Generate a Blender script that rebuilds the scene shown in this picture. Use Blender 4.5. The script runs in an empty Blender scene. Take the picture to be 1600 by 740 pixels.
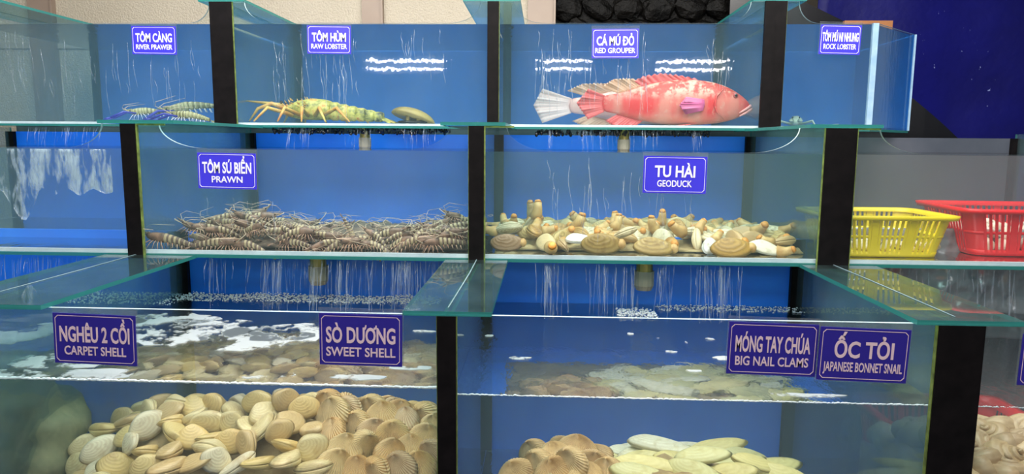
import bpy, bmesh, math, random
import numpy as np
from mathutils import Vector, Matrix, Euler, noise
R = random.Random(7)
PI = math.pi
S = bpy.context.scene
COL = S.collection

# ------------------------------------------------------------------ camera
EYE = 1.45                                   # eye height above the floor
F_PX, PITCH, YAW, ROLL = 1104.95, .1332, .0446, .0076
def cam_axes():
    cy, sy = math.cos(YAW), math.sin(YAW); cp, sp = math.cos(PITCH), math.sin(PITCH)
    cr, sr = math.cos(ROLL), math.sin(ROLL)
    fw = Vector((-sy*cp, cy*cp, -sp)); rt = Vector((cy, sy, 0)); up = rt.cross(fw)
    return fw, cr*rt + sr*up, -sr*rt + cr*up
FW, RT, UP = cam_axes()
cam = bpy.data.cameras.new('camera'); camo = bpy.data.objects.new('camera', cam); COL.objects.link(camo)
cam.sensor_width = 36; cam.lens = F_PX/1600*36; cam.clip_start = .05; cam.clip_end = 60
camo.matrix_world = Matrix(((RT.x, UP.x, -FW.x, 0), (RT.y, UP.y, -FW.y, 0), (RT.z, UP.z, -FW.z, EYE), (0, 0, 0, 1)))
S.camera = camo
def at(px, py, Y):                           # world point on the vertical plane at distance Y
    v = FW + RT*((px-800)/F_PX) - UP*((py-370)/F_PX); v = v*(Y/v.y)
    return Vector((v.x, v.y, v.z+EYE))

# ------------------------------------------------------------------ light and exposure
w = bpy.data.worlds.new('world'); S.world = w; w.use_nodes = True
w.node_tree.nodes['Background'].inputs[0].default_value = (.80, .88, 1, 1)
w.node_tree.nodes['Background'].inputs[1].default_value = .24
def area(name, loc, target, sx, sy, power, col=(1, .97, .92)):
    l = bpy.data.lights.new(name, 'AREA'); l.shape = 'RECTANGLE'; l.size = sx; l.size_y = sy; l.energy = power; l.color = col
    o = bpy.data.objects.new(name, l); COL.objects.link(o); o.location = loc
    o.rotation_euler = (Vector(target)-Vector(loc)).to_track_quat('-Z', 'Y').to_euler()
    return o
area('aisle_ceiling_light', (0, 1.0, 3.1), (0, 2.4, .9), 4.6, .7, 80)  # added fill, sends direct light into the tanks through the front glass
area('rear_aisle_light', (0, -.9, 3.15), (0, 2.4, 1.0), 4.4, .5, 60)  # added fill further back, its low angle reaches the gap under the middle tier
area('tank_ceiling_light', (-.2, 2.15, 3.1), (-.2, 2.75, 0), 4.8, .6, 125)
area('rear_ceiling_light', (-.4, 3.3, 3.1), (-.4, 3.9, 0), 5.2, .6, 75)
S.view_settings.view_transform = 'Standard'; S.view_settings.look = 'None'
S.view_settings.exposure = .0; S.view_settings.gamma = 1; S.view_settings.use_curve_mapping = False
cy = S.cycles
cy.transparent_max_bounces = 48; cy.max_bounces = 14; cy.transmission_bounces = 10; cy.glossy_bounces = 6; cy.diffuse_bounces = 4
cy.volume_bounces = 1; cy.use_denoising = True; cy.sample_clamp_indirect = 6

# ------------------------------------------------------------------ materials
MATS = {}
class NT:
    def __init__(s, name):
        m = bpy.data.materials.new(name); m.use_nodes = True; s.m = m; s.t = m.node_tree; s.t.nodes.clear()
        s.out = s.n('ShaderNodeOutputMaterial'); MATS[name] = m
    def n(s, kind, **kw):
        x = s.t.nodes.new(kind)
        for k, v in kw.items():
            if k.startswith('_'): setattr(x, k[1:], v)
            else:
                key = k.replace('__', ' ')
                s.put(x.inputs[int(key[1:])] if key[0] == 'i' and key[1:].isdigit() else x.inputs[key], v)
        return x
    def put(s, sock, v):
        if isinstance(v, bpy.types.NodeSocket): s.t.links.new(v, sock)
        elif isinstance(v, bpy.types.Node): s.t.links.new(v.outputs[0], sock)
        elif isinstance(v, (tuple, list)) and len(v) == 3 and sock.type == 'RGBA': sock.default_value = (*v, 1)
        else: sock.default_value = v
    def link(s, node, sock='Surface'): s.put(s.out.inputs[sock], node)
    def coord(s, what='Object', scale=(1, 1, 1), obj_rand=False):
        c = s.n('ShaderNodeTexCoord'); mp = s.n('ShaderNodeMapping'); s.put(mp.inputs[0], c.outputs[what]); mp.inputs[3].default_value = scale
        if obj_rand:
            oi = s.n('ShaderNodeObjectInfo'); mu = s.n('ShaderNodeMath', _operation='MULTIPLY', i0=oi.outputs['Random'], i1=37.)
            s.t.links.new(mu.outputs[0], mp.inputs[1])
        return mp
    def noise(s, sc, det=3, rough=.55, vec=None, dist=0):
        x = s.n('ShaderNodeTexNoise'); x.inputs['Scale'].default_value = sc; x.inputs['Detail'].default_value = det
        x.inputs['Roughness'].default_value = rough; x.inputs['Distortion'].default_value = dist
        if vec is not None: s.put(x.inputs['Vector'], vec)
        return x
    def ramp(s, fac, *stops):
        r = s.n('ShaderNodeValToRGB'); s.put(r.inputs[0], fac); e = r.color_ramp.elements
        while len(e) < len(stops): e.new(.5)
        for q, (p, c) in zip(e, stops): q.position = p; q.color = (*c, 1) if not isinstance(c, float) else (c, c, c, 1)
        return r
    def math(s, op, a, b=0., clamp=False):
        x = s.n('ShaderNodeMath', _operation=op, _use_clamp=clamp, i0=a, i1=b); return x.outputs[0]
    def mix(s, fac, a, b):
        x = s.n('ShaderNodeMix', _data_type='RGBA'); s.put(x.inputs[0], fac); s.put(x.inputs[6], a); s.put(x.inputs[7], b); return x.outputs[2]
    def shmix(s, fac, a, b): return s.n('ShaderNodeMixShader', i0=fac, i1=a, i2=b)
    def bump(s, h, strength=.3, dist=.01): return s.n('ShaderNodeBump', Strength=strength, Distance=dist, Height=h)
    def pbsdf(s, col, rough=.5, **kw):
        b = s.n('ShaderNodeBsdfPrincipled'); s.put(b.inputs['Base Color'], col); s.put(b.inputs['Roughness'], rough)
        for k, v in kw.items(): s.put(b.inputs[k.replace('__', ' ')], v)
        return b
    def schlick(s, f0=.04, normal=None):
        g = s.n('ShaderNodeNewGeometry'); d = s.n('ShaderNodeVectorMath', _operation='DOT_PRODUCT')
        s.put(d.inputs[0], normal if normal is not None else g.outputs['Normal']); s.put(d.inputs[1], g.outputs['Incoming'])
        c = s.math('ABSOLUTE', d.outputs['Value']); p = s.math('POWER', s.math('SUBTRACT', 1., c, True), 5.)
        return s.math('ADD', s.math('MULTIPLY', p, 1-f0), f0, True)

def simple(name, col, rough=.5, **kw):
    t = NT(name); t.link(t.pbsdf(col, rough, **kw)); return t.m

def mat_glass(name, tint, film=0., filmcol=(.55, .68, .66), wet=0.):
    t = NT(name)
    tr = t.n('ShaderNodeBsdfTransparent', Color=tint)
    nrm = None
    if wet:
        nz = t.noise(16, 3, .6, t.coord('Object', (1, 1, .22)))
        bp = t.bump(nz.outputs[0], wet, .007); nrm = bp.outputs[0]
        gl = t.n('ShaderNodeBsdfGlossy', Roughness=.012, Normal=nrm)
    else: gl = t.n('ShaderNodeBsdfGlossy', Roughness=.012)
    base = tr
    if film:
        nz = t.noise(6, 5, .65, t.coord('Object', (1, 1, .35)))
        fac = t.math('MULTIPLY', t.ramp(nz.outputs[0], (.3, 0.15), (.75, 1.)).outputs[0], film)
        df = t.n('ShaderNodeBsdfDiffuse', Color=filmcol); tl = t.n('ShaderNodeBsdfTranslucent', Color=filmcol)
        base = t.shmix(fac, tr, t.shmix(.5, df, tl))
    t.link(t.shmix(t.schlick(.035), base, gl)); return t.m
mat_glass('clear_glass', (.965, .985, .98), .035, wet=.10)
mat_glass('algae_filmed_glass', (.85, .92, .93), .26, (.33, .50, .55))
mat_glass('strip_glass', (.62, .80, .78), .16, (.35, .55, .55))
mat_glass('acrylic', (.95, .96, .97), .10, (.8, .8, .8))
t = NT('glass_edge')
t.link(t.shmix(.35, t.pbsdf((.035, .24, .22), .25), t.n('ShaderNodeBsdfTransparent', Color=(.15, .55, .50))))
t = NT('rim_edge')
t.link(t.shmix(.22, t.pbsdf((.66, .82, .84), .1), t.n('ShaderNodeBsdfTransparent', Color=(.8, .95, .95))))

def mat_water(name, dens, scat, absd, abscol, refract=False, ripple=.25, rscale=14):
    t = NT(name)
    g = t.n('ShaderNodeNewGeometry'); sx = t.n('ShaderNodeSeparateXYZ'); t.put(sx.inputs[0], g.outputs['True Normal'])
    top = t.math('GREATER_THAN', t.math('ABSOLUTE', sx.outputs[2]), .5)
    nz = t.noise(rscale, 4, .55, t.coord('Object', (1, .6, 1)))
    bp = t.bump(nz.outputs[0], ripple, .02)
    tr = t.n('ShaderNodeBsdfTransparent')
    gl = t.n('ShaderNodeBsdfGlossy', Roughness=.02, Normal=bp.outputs[0])
    fr = t.n('ShaderNodeFresnel', IOR=1.33); 
    if refract:
        t.put(fr.inputs['Normal'], bp.outputs[0])
        rf = t.n('ShaderNodeBsdfRefraction', Roughness=.0, IOR=1.33, Normal=bp.outputs[0])
        through = t.shmix(.28, rf, tr)
    else: through = tr
    surf = t.shmix(fr, through, gl)
    t.link(t.shmix(top, tr, surf))
    vs = t.n('ShaderNodeVolumeScatter', Color=scat, Density=dens, Anisotropy=.2)
    va = t.n('ShaderNodeVolumeAbsorption', Color=abscol, Density=absd)
    t.link(t.n('ShaderNodeAddShader', i0=vs, i1=va), 'Volume'); return t.m
mat_water('water_low', .26, (.50, .74, .84), .42, (.25, .68, .90), True)
mat_water('water_mid', .28, (.46, .70, .76), .80, (.24, .66, .70))
mat_water('water_top', .32, (.36, .72, .84), .60, (.14, .68, .90))
mat_water('water_dark', .32, (.55, .62, .70), .5, (.5, .68, .8))
mat_water('water_grey', .30, (.58, .62, .70), .35, (.6, .72, .82))

def mat_paint(name, c1, c2, rough=.45, sc=3, spec=.5):
    t = NT(name); nz = t.noise(sc, 5, .6, t.coord('Object'))
    t.link(t.pbsdf(t.mix(t.ramp(nz.outputs[0], (.35, 0.), (.7, 1.)).outputs[0], c1, c2), rough, Specular__IOR__Level=spec)); return t.m
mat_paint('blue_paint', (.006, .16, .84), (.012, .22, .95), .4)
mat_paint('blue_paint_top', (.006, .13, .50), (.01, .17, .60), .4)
mat_paint('grey_back', (.045, .055, .075), (.075, .085, .11), .5)
mat_paint('black_post', (.002, .0015, .0018), (.006, .0045, .005), .5, 25, .12)
mat_paint('algae_green', (.07, .10, .02), (.22, .30, .06), .6, 40)
mat_paint('white_silicone', (.55, .62, .70), (.72, .78, .84), .4, 15)
mat_paint('seam_blue', (.24, .40, .58), (.36, .52, .68), .4, 15)
mat_paint('grey_silicone', (.14, .22, .25), (.22, .30, .33), .8, 15, .05)
mat_paint('floor_tile', (.10, .10, .11), (.16, .16, .17), .5)
mat_paint('ceiling_paint', (.55, .53, .50), (.60, .58, .55), .8)
mat_paint('wall_beige', (.42, .36, .28), (.48, .42, .33), .7)
mat_paint('taupe_frame', (.27, .20, .155), (.31, .235, .18), .45)
mat_paint('concrete', (.09, .10, .11), (.14, .15, .16), .8)
simple('fixture_metal', (.7, .7, .7), .4)
simple('drain_plastic', (.26, .25, .20), .45)
simple('drain_brass', (.36, .30, .10), .35, Metallic=.6)
simple('sign_blue', (.045, .035, .62), .3)
simple('sign_navy', (.018, .010, .22), .35)  # sign blue darkened in the colour for the weaker light on the front tier
simple('sign_text_pink', (.62, .46, .50), .5)  # lettering and border dulled to suit the same weak light
simple('sign_text', (.82, .80, .86), .4)
t = NT('tube_glow'); t.link(t.n('ShaderNodeEmission', Color=(1, .97, .95), Strength=34.))

t = NT('frosted_pane')
v = t.noise(85, 3, .7, t.coord('Object')); big = t.noise(1.5, 2, .5, t.coord('Object'))
b = t.bump(v.outputs[0], .8, .015)
t.link(t.pbsdf(t.mix(big.outputs[0], (.46, .40, .30), (.62, .55, .44)), .2, Normal=b.outputs[0]))
t = NT('dark_rock')
nz = t.noise(9, 6, .65, t.coord('Object'))
t.link(t.pbsdf(t.ramp(nz.outputs[0], (.35, (.0008, .0008, .0008)), (.8, (.006, .005, .004))), .42, Normal=t.bump(nz.outputs[0], .5, .05).outputs[0], Specular__IOR__Level=.12))
t = NT('navy_tarp')
nz = t.noise(2.2, 5, .6, t.coord('Object')); sp = t.noise(45, 2, .5, t.coord('Object')); zone = t.noise(1.8, 2, .5, t.coord('Object', (1, 1, 1)))
fleck = t.math('MULTIPLY', t.math('GREATER_THAN', sp.outputs[0], .73), t.math('GREATER_THAN', zone.outputs[0], .54))
t.link(t.pbsdf(t.mix(fleck, t.mix(nz.outputs[0], (.001, .001, .04), (.005, .006, .19)), (.20, .24, .5)), .5, Specular__IOR__Level=.2, Normal=t.bump(nz.outputs[0], .3, .05).outputs[0]))
t = NT('dark_plastic_sheet')
nz = t.noise(7, 6, .6, t.coord('Object', (1, 1, .5)), 1.2)
t.link(t.pbsdf(t.ramp(nz.outputs[0], (.3, (.006, .007, .009)), (.62, (.03, .035, .04)), (.80, (.30, .32, .34))), .22, Normal=t.bump(nz.outputs[0], .6, .04).outputs[0]))

simple('foil_sheet', (.28, .29, .31), .15, Metallic=.3)
def mat_stream(name, alpha, col=(.80, .88, .95), sc=60, stretch=.06, lo=.42, hi=.7):
    t = NT(name); nz = t.noise(sc, 4, .7, t.coord('Object', (1, 1, stretch)))
    fac = t.math('MULTIPLY', t.ramp(nz.outputs[0], (lo, 0.), (hi, 1.)).outputs[0], alpha)
    df = t.shmix(.5, t.n('ShaderNodeBsdfDiffuse', Color=col), t.n('ShaderNodeBsdfTranslucent', Color=col))
    gl = t.n('ShaderNodeBsdfGlossy', Roughness=.1)
    t.link(t.shmix(t.math('MULTIPLY', fac, 1.), t.n('ShaderNodeBsdfTransparent'), t.shmix(.25, df, gl))); return t.m
mat_stream('stream_water', .36, (.62, .74, .90))
mat_stream('sheet_water', .8, (.62, .78, .86), 22, .22, .46, .64)
mat_stream('glass_runs', .5, (.7, .8, .9), 120, .3, .3, .7)
mat_stream('scum_film', .92, (.80, .84, .88), 7, 1., .47, .52)
simple('foam_white', (.80, .86, .92), .3)

def mat_shell(name, cols, spots=None, ring=9., ringamt=.35, rough=.42, ribs=0, ribcol=None):
    t = NT(name); oi = t.n('ShaderNodeObjectInfo')
    pts = [(i/(len(cols)-1), c) for i, c in enumerate(cols)]
    base = t.mix(.12, oi.outputs['Color'], t.ramp(oi.outputs['Random'], *pts).outputs[0])
    uv = t.n('ShaderNodeUVMap'); sp = t.n('ShaderNodeSeparateXYZ'); t.put(sp.inputs[0], uv.outputs[0])
    nz = t.noise(30, 4, .6, t.coord('Object', obj_rand=True))
    ph = t.math('ADD', t.math('MULTIPLY', sp.outputs[1], ring*6.283), t.math('MULTIPLY', nz.outputs[0], 8.))
    rg = t.math('MULTIPLY', t.math('ADD', t.math('SINE', ph), 1.), .5*ringamt)
    col = t.mix(rg, base, t.mix(.55, base, spots if spots else (.25, .14, .05)))
    blot = t.ramp(nz.outputs[0], (.52, 0.), (.68, .55)).outputs[0]
    col = t.mix(blot, col, spots if spots else (.45, .30, .12))
    h = t.math('ADD', t.math('MULTIPLY', rg, .5), t.math('MULTIPLY', nz.outputs[0], .6))
    if ribs:
        rb = t.math('MULTIPLY', t.math('ADD', t.math('SINE', t.math('MULTIPLY', sp.outputs[0], ribs*6.283)), 1.), .5)
        col = t.mix(t.math('MULTIPLY', rb, .55), col, ribcol); h = t.math('ADD', t.math('MULTIPLY', rb, .9), t.math('MULTIPLY', rg, .15))
    t.link(t.pbsdf(col, rough, Normal=t.bump(h, .4, .004).outputs[0])); return t.m
mat_shell('carpet_shell', [(.80, .66, .38), (.70, .52, .25), (.86, .74, .50), (.78, .58, .30), (.88, .80, .62)], (.46, .29, .11), 8, .45, .32)
mat_shell('cockle_shell', [(.72, .44, .18), (.80, .58, .28), (.60, .40, .24), (.84, .66, .36)], (.38, .18, .06), 4, .25, .5, 34, (.84, .68, .40))
mat_shell('ark_shell', [(.66, .38, .13), (.75, .50, .22), (.60, .34, .14)], (.34, .16, .05), 5, .3, .5, 34, (.74, .55, .30))
mat_shell('nail_clam', [(.74, .68, .32), (.80, .76, .50), (.66, .58, .22), (.86, .84, .66)], (.46, .36, .10), 6, .4)
mat_shell('geoduck_shell', [(.50, .33, .10), (.62, .44, .18), (.74, .60, .34), (.66, .48, .20)], (.20, .10, .02), 5, .8, .3)
mat_shell('pale_shell', [(.80, .74, .60), (.70, .66, .55), (.85, .82, .76)], (.5, .38, .22), 5, .25)
mat_shell('snail_shell', [(.50, .33, .16), (.62, .44, .24), (.42, .28, .15)], (.25, .14, .06), 10, .45)
t = NT('siphon_flesh'); nz = t.noise(18, 4, .6, t.coord('Object', obj_rand=True))
t.link(t.pbsdf(t.ramp(nz.outputs[0], (.3, (.50, .26, .07)), (.7, (.80, .54, .22))), .45))
simple('siphon_tip', (.72, .30, .05), .5)
mat_paint('heap_shells', (.30, .20, .08), (.50, .38, .18), .7, 30)
mat_paint('heap_brown', (.30, .18, .08), (.52, .36, .18), .6, 18)

def mat_band(name, dark, light, n, edge=.55, rough=.35):
    t = NT(name); uv = t.n('ShaderNodeUVMap'); sp = t.n('ShaderNodeSeparateXYZ'); t.put(sp.inputs[0], uv.outputs[0])
    nz = t.noise(40, 3, .6, t.coord('Object', obj_rand=True))
    s_ = t.math('ADD', t.math('SINE', t.math('MULTIPLY', sp.outputs[0], n*6.283)), t.math('MULTIPLY', nz.outputs[0], .8))
    oi = t.n('ShaderNodeObjectInfo')
    d2 = t.mix(oi.outputs['Random'], dark, tuple(min(1, c*1.9+.02) for c in dark))
    t.link(t.pbsdf(t.mix(t.ramp(s_, (.35, 0.), (.8, 1.)).outputs[0], d2, light), rough)); return t.m
mat_band('prawn_banded', (.11, .065, .045), (.50, .38, .22), 6)
mat_paint('prawn_head', (.08, .05, .035), (.36, .20, .13), .4, 35)
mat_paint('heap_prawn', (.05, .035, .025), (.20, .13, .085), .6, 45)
mat_paint('prawn_leg', (.50, .22, .13), (.66, .48, .34), .45, 30)
mat_paint('antenna_pale', (.62, .45, .30), (.75, .62, .45), .5, 30)
mat_band('river_prawn_body', (.15, .14, .06), (.44, .42, .22), 6)
simple('claw_blue', (.035, .05, .38), .35)
simple('pale_leg', (.68, .70, .80), .4)
t = NT('lobster_shell'); nz = t.noise(22, 4, .65, t.coord('Object'))
t.link(t.pbsdf(t.ramp(nz.outputs[0], (.33, (.05, .055, .03)), (.45, (.36, .34, .07)), (.56, (.66, .58, .15)), (.66, (.62, .24, .05))), .4))
mat_paint('lobster_orange', (.60, .24, .06), (.74, .58, .16), .4, 18)
mat_paint('pale_lobster', (.40, .46, .34), (.56, .60, .46), .5, 12)
mat_paint('brown_dome', (.20, .14, .04), (.42, .32, .10), .4, 9)
mat_paint('mossy_rock', (.09, .11, .055), (.34, .34, .18), .8, 9)
simple('mussel_black', (.006, .006, .008), .25)
simple('yellow_plastic', (.86, .66, .01), .35)
simple('red_plastic', (.82, .012, .018), .3)
simple('eye_dark', (.02, .015, .02), .1)
simple('eye_ring', (.45, .10, .10), .2)
simple('rusty', (.30, .12, .04), .7)

def mat_grouper(name, flank, patch, pale, belly):
    t = NT(name); c = t.n('ShaderNodeTexCoord'); sp = t.n('ShaderNodeSeparateXYZ'); t.put(sp.inputs[0], c.outputs['Object'])
    n1 = t.noise(15, 4, .6, t.coord('Object', (1, 1, 1.2))); n2 = t.noise(42, 3, .6, t.coord('Object'))
    n3 = t.noise(3.5, 3, .5, t.coord('Object', (3.2, 1, .5)))
    up = t.ramp(t.math('MULTIPLY', t.math('ADD', sp.outputs[2], .0), 6.), (.08, 0.), (.32, 1.)).outputs[0]
    mott = t.ramp(t.math('ADD', t.math('MULTIPLY', n1.outputs[0], .6), t.math('MULTIPLY', n2.outputs[0], .4)), (.46, 0.), (.55, 1.)).outputs[0]
    bars = t.ramp(n3.outputs[0], (.44, 0.), (.60, 1.)).outputs[0]
    side = t.mix(bars, flank, tuple(.5*a+.5*b for a, b in zip(flank, pale)))
    col = t.mix(up, side, t.mix(mott, patch, pale))
    low = t.ramp(t.math('MULTIPLY', t.math('ADD', sp.outputs[2], .12), 8.), (.15, 1.), (.62, 0.)).outputs[0]
    col = t.mix(t.math('MULTIPLY', low, .8), col, belly)
    speck = t.ramp(n2.outputs[0], (.60, 0.), (.68, .35)).outputs[0]
    col = t.mix(speck, col, pale)
    t.link(t.pbsdf(col, .38, Normal=t.bump(n2.outputs[0], .15, .004).outputs[0])); return t.m
mat_grouper('grouper_skin', (.74, .05, .05), (.50, .05, .035), (.68, .42, .32), (.74, .34, .22))
mat_grouper('pale_grouper_skin', (.80, .40, .34), (.74, .30, .24), (.86, .66, .56), (.86, .66, .50))
def mat_fin(name, c1, c2):
    t = NT(name); uv = t.n('ShaderNodeUVMap'); sp = t.n('ShaderNodeSeparateXYZ'); t.put(sp.inputs[0], uv.outputs[0])
    s_ = t.math('SINE', t.math('MULTIPLY', sp.outputs[0], 75.))
    t.link(t.pbsdf(t.mix(t.math('ADD', t.math('MULTIPLY', s_, .35), .5), c1, c2), .45)); return t.m
mat_fin('fin_red', (.72, .06, .07), (.80, .20, .18))
mat_fin('fin_pale', (.86, .52, .46), (.88, .70, .64))
mat_fin('fin_peach', (.84, .42, .26), (.88, .58, .38))
mat_fin('fin_magenta', (.72, .08, .30), (.80, .22, .42))
simple('lip_pink', (.82, .40, .38), .35)

# ------------------------------------------------------------------ mesh builder
class MB:
    def __init__(s): s.v, s.f, s.mi, s.uv = [], [], [], []
    def face(s, ids, mi=0, uv=None): s.f.append(tuple(ids)); s.mi.append(mi); s.uv.append(uv)
    def add(s, vs): b = len(s.v); s.v += [tuple(x) for x in vs]; return b
    def box(s, lo, hi, mi=0, edge=None, thin=None):
        x0, y0, z0 = lo; x1, y1, z1 = hi
        b = s.add([(x0, y0, z0), (x1, y0, z0), (x1, y1, z0), (x0, y1, z0), (x0, y0, z1), (x1, y0, z1), (x1, y1, z1), (x0, y1, z1)])
        for k, q in enumerate(((0, 3, 2, 1), (4, 5, 6, 7), (0, 1, 5, 4), (2, 3, 7, 6), (3, 0, 4, 7), (1, 2, 6, 5))):
            ax = (2, 2, 1, 1, 0, 0)[k]
            s.face([b+i for i in q], mi if edge is None or ax == thin else edge)
        return s
    def prism(s, pts, y0, y1, mi=0, edge=None):           # pts (x,z) outline, counter-clockwise seen from -Y
        n = len(pts); b = s.add([(x, y0, z) for x, z in pts]+[(x, y1, z) for x, z in pts])
        s.face(range(b, b+n), mi); s.face(range(b+2*n-1, b+n-1, -1), mi)
        for i in range(n):
            j = (i+1) % n; s.face((b+i, b+n+i, b+n+j, b+j), mi if edge is None else edge)
        return s
    def loft(s, rings, mi=0, cap=True, closed=True):
        n = len(rings[0]); L = len(rings); b0 = len(s.v)
        for r in rings: s.add(r)
        for k in range(L-1):
            for i in range(n if closed else n-1):
                j = (i+1) % n; a = b0+k*n
                s.face((a+i, a+j, a+n+j, a+n+i), mi, [(k/(L-1), i/n), (k/(L-1), (i+1)/n), ((k+1)/(L-1), (i+1)/n), ((k+1)/(L-1), i/n)])
        if cap and closed:
            s.face(range(b0+n-1, b0-1, -1), mi, [(0, 0)]*n); s.face(range(b0+(L-1)*n, b0+L*n), mi, [(1, 0)]*n)
        return s
    def tube(s, pts, rad, n=6, mi=0, flat=1.):
        pts = [Vector(p) for p in pts]; rings = []; L = len(pts); up = None
        for k, p in enumerate(pts):
            d = (pts[min(k+1, L-1)]-pts[max(k-1, 0)]).normalized()
            a = d.cross(Vector((0, 0, 1)) if abs(d.z) < .9 else Vector((0, 1, 0))).normalized()
            if up is not None and a.dot(up) < 0: a = -a
            up = a; c = a.cross(d); r = rad[k] if hasattr(rad, '__len__') else rad
            rings.append([p + a*(r*math.cos(2*PI*i/n)) + c*(r*flat*math.sin(2*PI*i/n)) for i in range(n)])
        return s.loft(rings, mi)
    def ell(s, c, r, nu=10, nv=6, mi=0, fn=None, rot=None):
        c = Vector(c); b = len(s.v)
        def P(d):
            k = fn(d) if fn else 1.
            q = Vector((d[0]*r[0], d[1]*r[1], d[2]*r[2]))*k
            return c + (rot @ q if rot else q)
        s.add([P(Vector((0, 0, -1)))])
        for j in range(1, nv):
            ph = -PI/2+PI*j/nv
            s.add([P(Vector((math.cos(ph)*math.cos(2*PI*i/nu), math.cos(ph)*math.sin(2*PI*i/nu), math.sin(ph)))) for i in range(nu)])
        s.add([P(Vector((0, 0, 1)))]); top = len(s.v)-1
        for i in range(nu):
            j = (i+1) % nu
            s.face((b, b+1+j, b+1+i), mi); s.face((top, top-nu+i, top-nu+j), mi)
            for k in range(nv-2):
                a = b+1+k*nu; s.face((a+i, a+j, a+nu+j, a+nu+i), mi)
        return s
    def grid(s, P, nu, nv, mi=0):
        b = len(s.v)
        for j in range(nv+1): s.add([P(i/nu, j/nv) for i in range(nu+1)])
        for j in range(nv):
            for i in range(nu):
                a = b+j*(nu+1)+i; s.face((a, a+1, a+nu+2, a+nu+1), mi, [(i/nu, j/nv), ((i+1)/nu, j/nv), ((i+1)/nu, (j+1)/nv), (i/nu, (j+1)/nv)])
        return s
    def sheet(s, P, nu, nv, th=.002, mi=0):               # closed thin sheet with thickness along Y or given offset
        off = th if isinstance(th, Vector) else Vector((0, th, 0)); b = len(s.v)
        s.grid(P, nu, nv, mi); m = len(s.v)-b
        s.add([Vector(x)+off for x in s.v[b:b+m]])
        for k in range(len(s.f)-nu*nv, len(s.f)): s.face([q+m for q in reversed(s.f[k])], mi, list(reversed(s.uv[k])))
        ring = [i for i in range(nu)]+[j*(nu+1)+nu for j in range(nv)]+[nv*(nu+1)+i for i in range(nu, 0, -1)]+[j*(nu+1) for j in range(nv, 0, -1)]
        for a, c in zip(ring, ring[1:]+ring[:1]): s.face((b+a, b+m+a, b+m+c, b+c), mi, [(0, 0)]*4)
        return s
    def mesh(s, name, mats, smooth=False):
        me = bpy.data.meshes.new(name); me.from_pydata(s.v, [], s.f)
        for m in (mats if isinstance(mats, (list, tuple)) else [mats]): me.materials.append(MATS[m])
        me.polygons.foreach_set('material_index', s.mi)
        if any(u for u in s.uv):
            uvl = me.uv_layers.new(name='UVMap'); buf = []
            for f, u in zip(s.f, s.uv): buf += [c for q in (u or [(0, 0)]*len(f)) for c in q]
            uvl.data.foreach_set('uv', buf)
        if smooth: me.polygons.foreach_set('use_smooth', [True]*len(s.f))
        me.update(); return me
    def obj(s, name, mats, parent=None, smooth=False):
        return link(name, s.mesh(name, mats, smooth), parent)
def link(name, data, parent=None, loc=None):
    o = bpy.data.objects.new(name, data); COL.objects.link(o)
    if parent: o.parent = parent
    if loc is not None: o.location = loc
    return o
def tag(o, label=None, cat=None, group=None, kind=None):
    if label: o['label'] = label
    if cat: o['category'] = cat
    if group: o['group'] = group
    if kind: o['kind'] = kind
    return o
def thing(name, loc, label, cat, group=None, rot=None):
    o = link(name, None, None, loc); o.empty_display_size = .05
    if rot is not None: o.rotation_euler = rot
    return tag(o, label, cat, group)
def copy_tree(o, parent=None):
    c = o.copy(); COL.objects.link(c); c.parent = parent
    for ch in KIDS.get(o.name, []): copy_tree(ch, c)
    return c
KIDS = {}
def proto(root):                                           # remember the children of a prototype for copy_tree
    def walk(o):
        KIDS[o.name] = [c for c in COL.objects if c.parent == o]
        for c in KIDS[o.name]: walk(c)
    walk(root); return root

# ------------------------------------------------------------------ the setting
XP = [-2.70, -1.468, -.2354, 1.0, 2.24]                    # the joints between bays
T = {1: dict(Y=1.702, B=2.78, top=-.425, rim=-.425, wat=-.631, bot=-1.275, flo=-1.25),
     2: dict(Y=2.469, B=3.50, top=.0547, rim=-.030, wat=-.033, bot=-.4215, flo=-.397),
     3: dict(Y=3.247, B=4.22, top=.6166, rim=.5256, wat=.5226, bot=.0589, flo=.0805)}
for k in T:
    for q in ('top', 'rim', 'wat', 'bot', 'flo'): T[k][q] += EYE
tag(MB().box((-5, -3, -.05), (5, 6, 0)).obj('floor', 'floor_tile'), kind='structure')
tag(MB().box((-5, -3, 3.25), (5, 6, 3.3)).obj('ceiling', 'ceiling_paint'), kind='structure')
tag(MB().box((-5, 5.6, 0), (5, 5.7, 3.25)).obj('wall_back', 'wall_beige'), kind='structure')
YW = 4.75
def wx(px, Y=YW): return at(px, 20, Y).x
bars = [(48, 88), (567, 600), (825, 868)]
for i, (a, b) in enumerate(bars):
    m = MB().box((wx(a), YW-.03, 0), (wx(b), YW+.05, 3.25)); m.box((wx(b)-.012, YW-.045, 0), (wx(b), YW-.03, 3.25))
    tag(m.obj('trim_%d' % (i+1), 'taupe_frame'), kind='structure')
spans = [(-420, 48), (88, 567), (600, 825)]
for i, (a, b) in enumerate(spans):
    x0, x1 = wx(a), wx(b)
    o = tag(MB().box((x0, YW, .0), (x1, YW+.04, 3.25)).obj('window_%d' % (i+1), 'frosted_pane'), kind='structure')
    MB().box((x0, YW-.012, 2.05), (x1, YW, 2.085)).obj('sash_bar', 'wall_beige', o)
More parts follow.
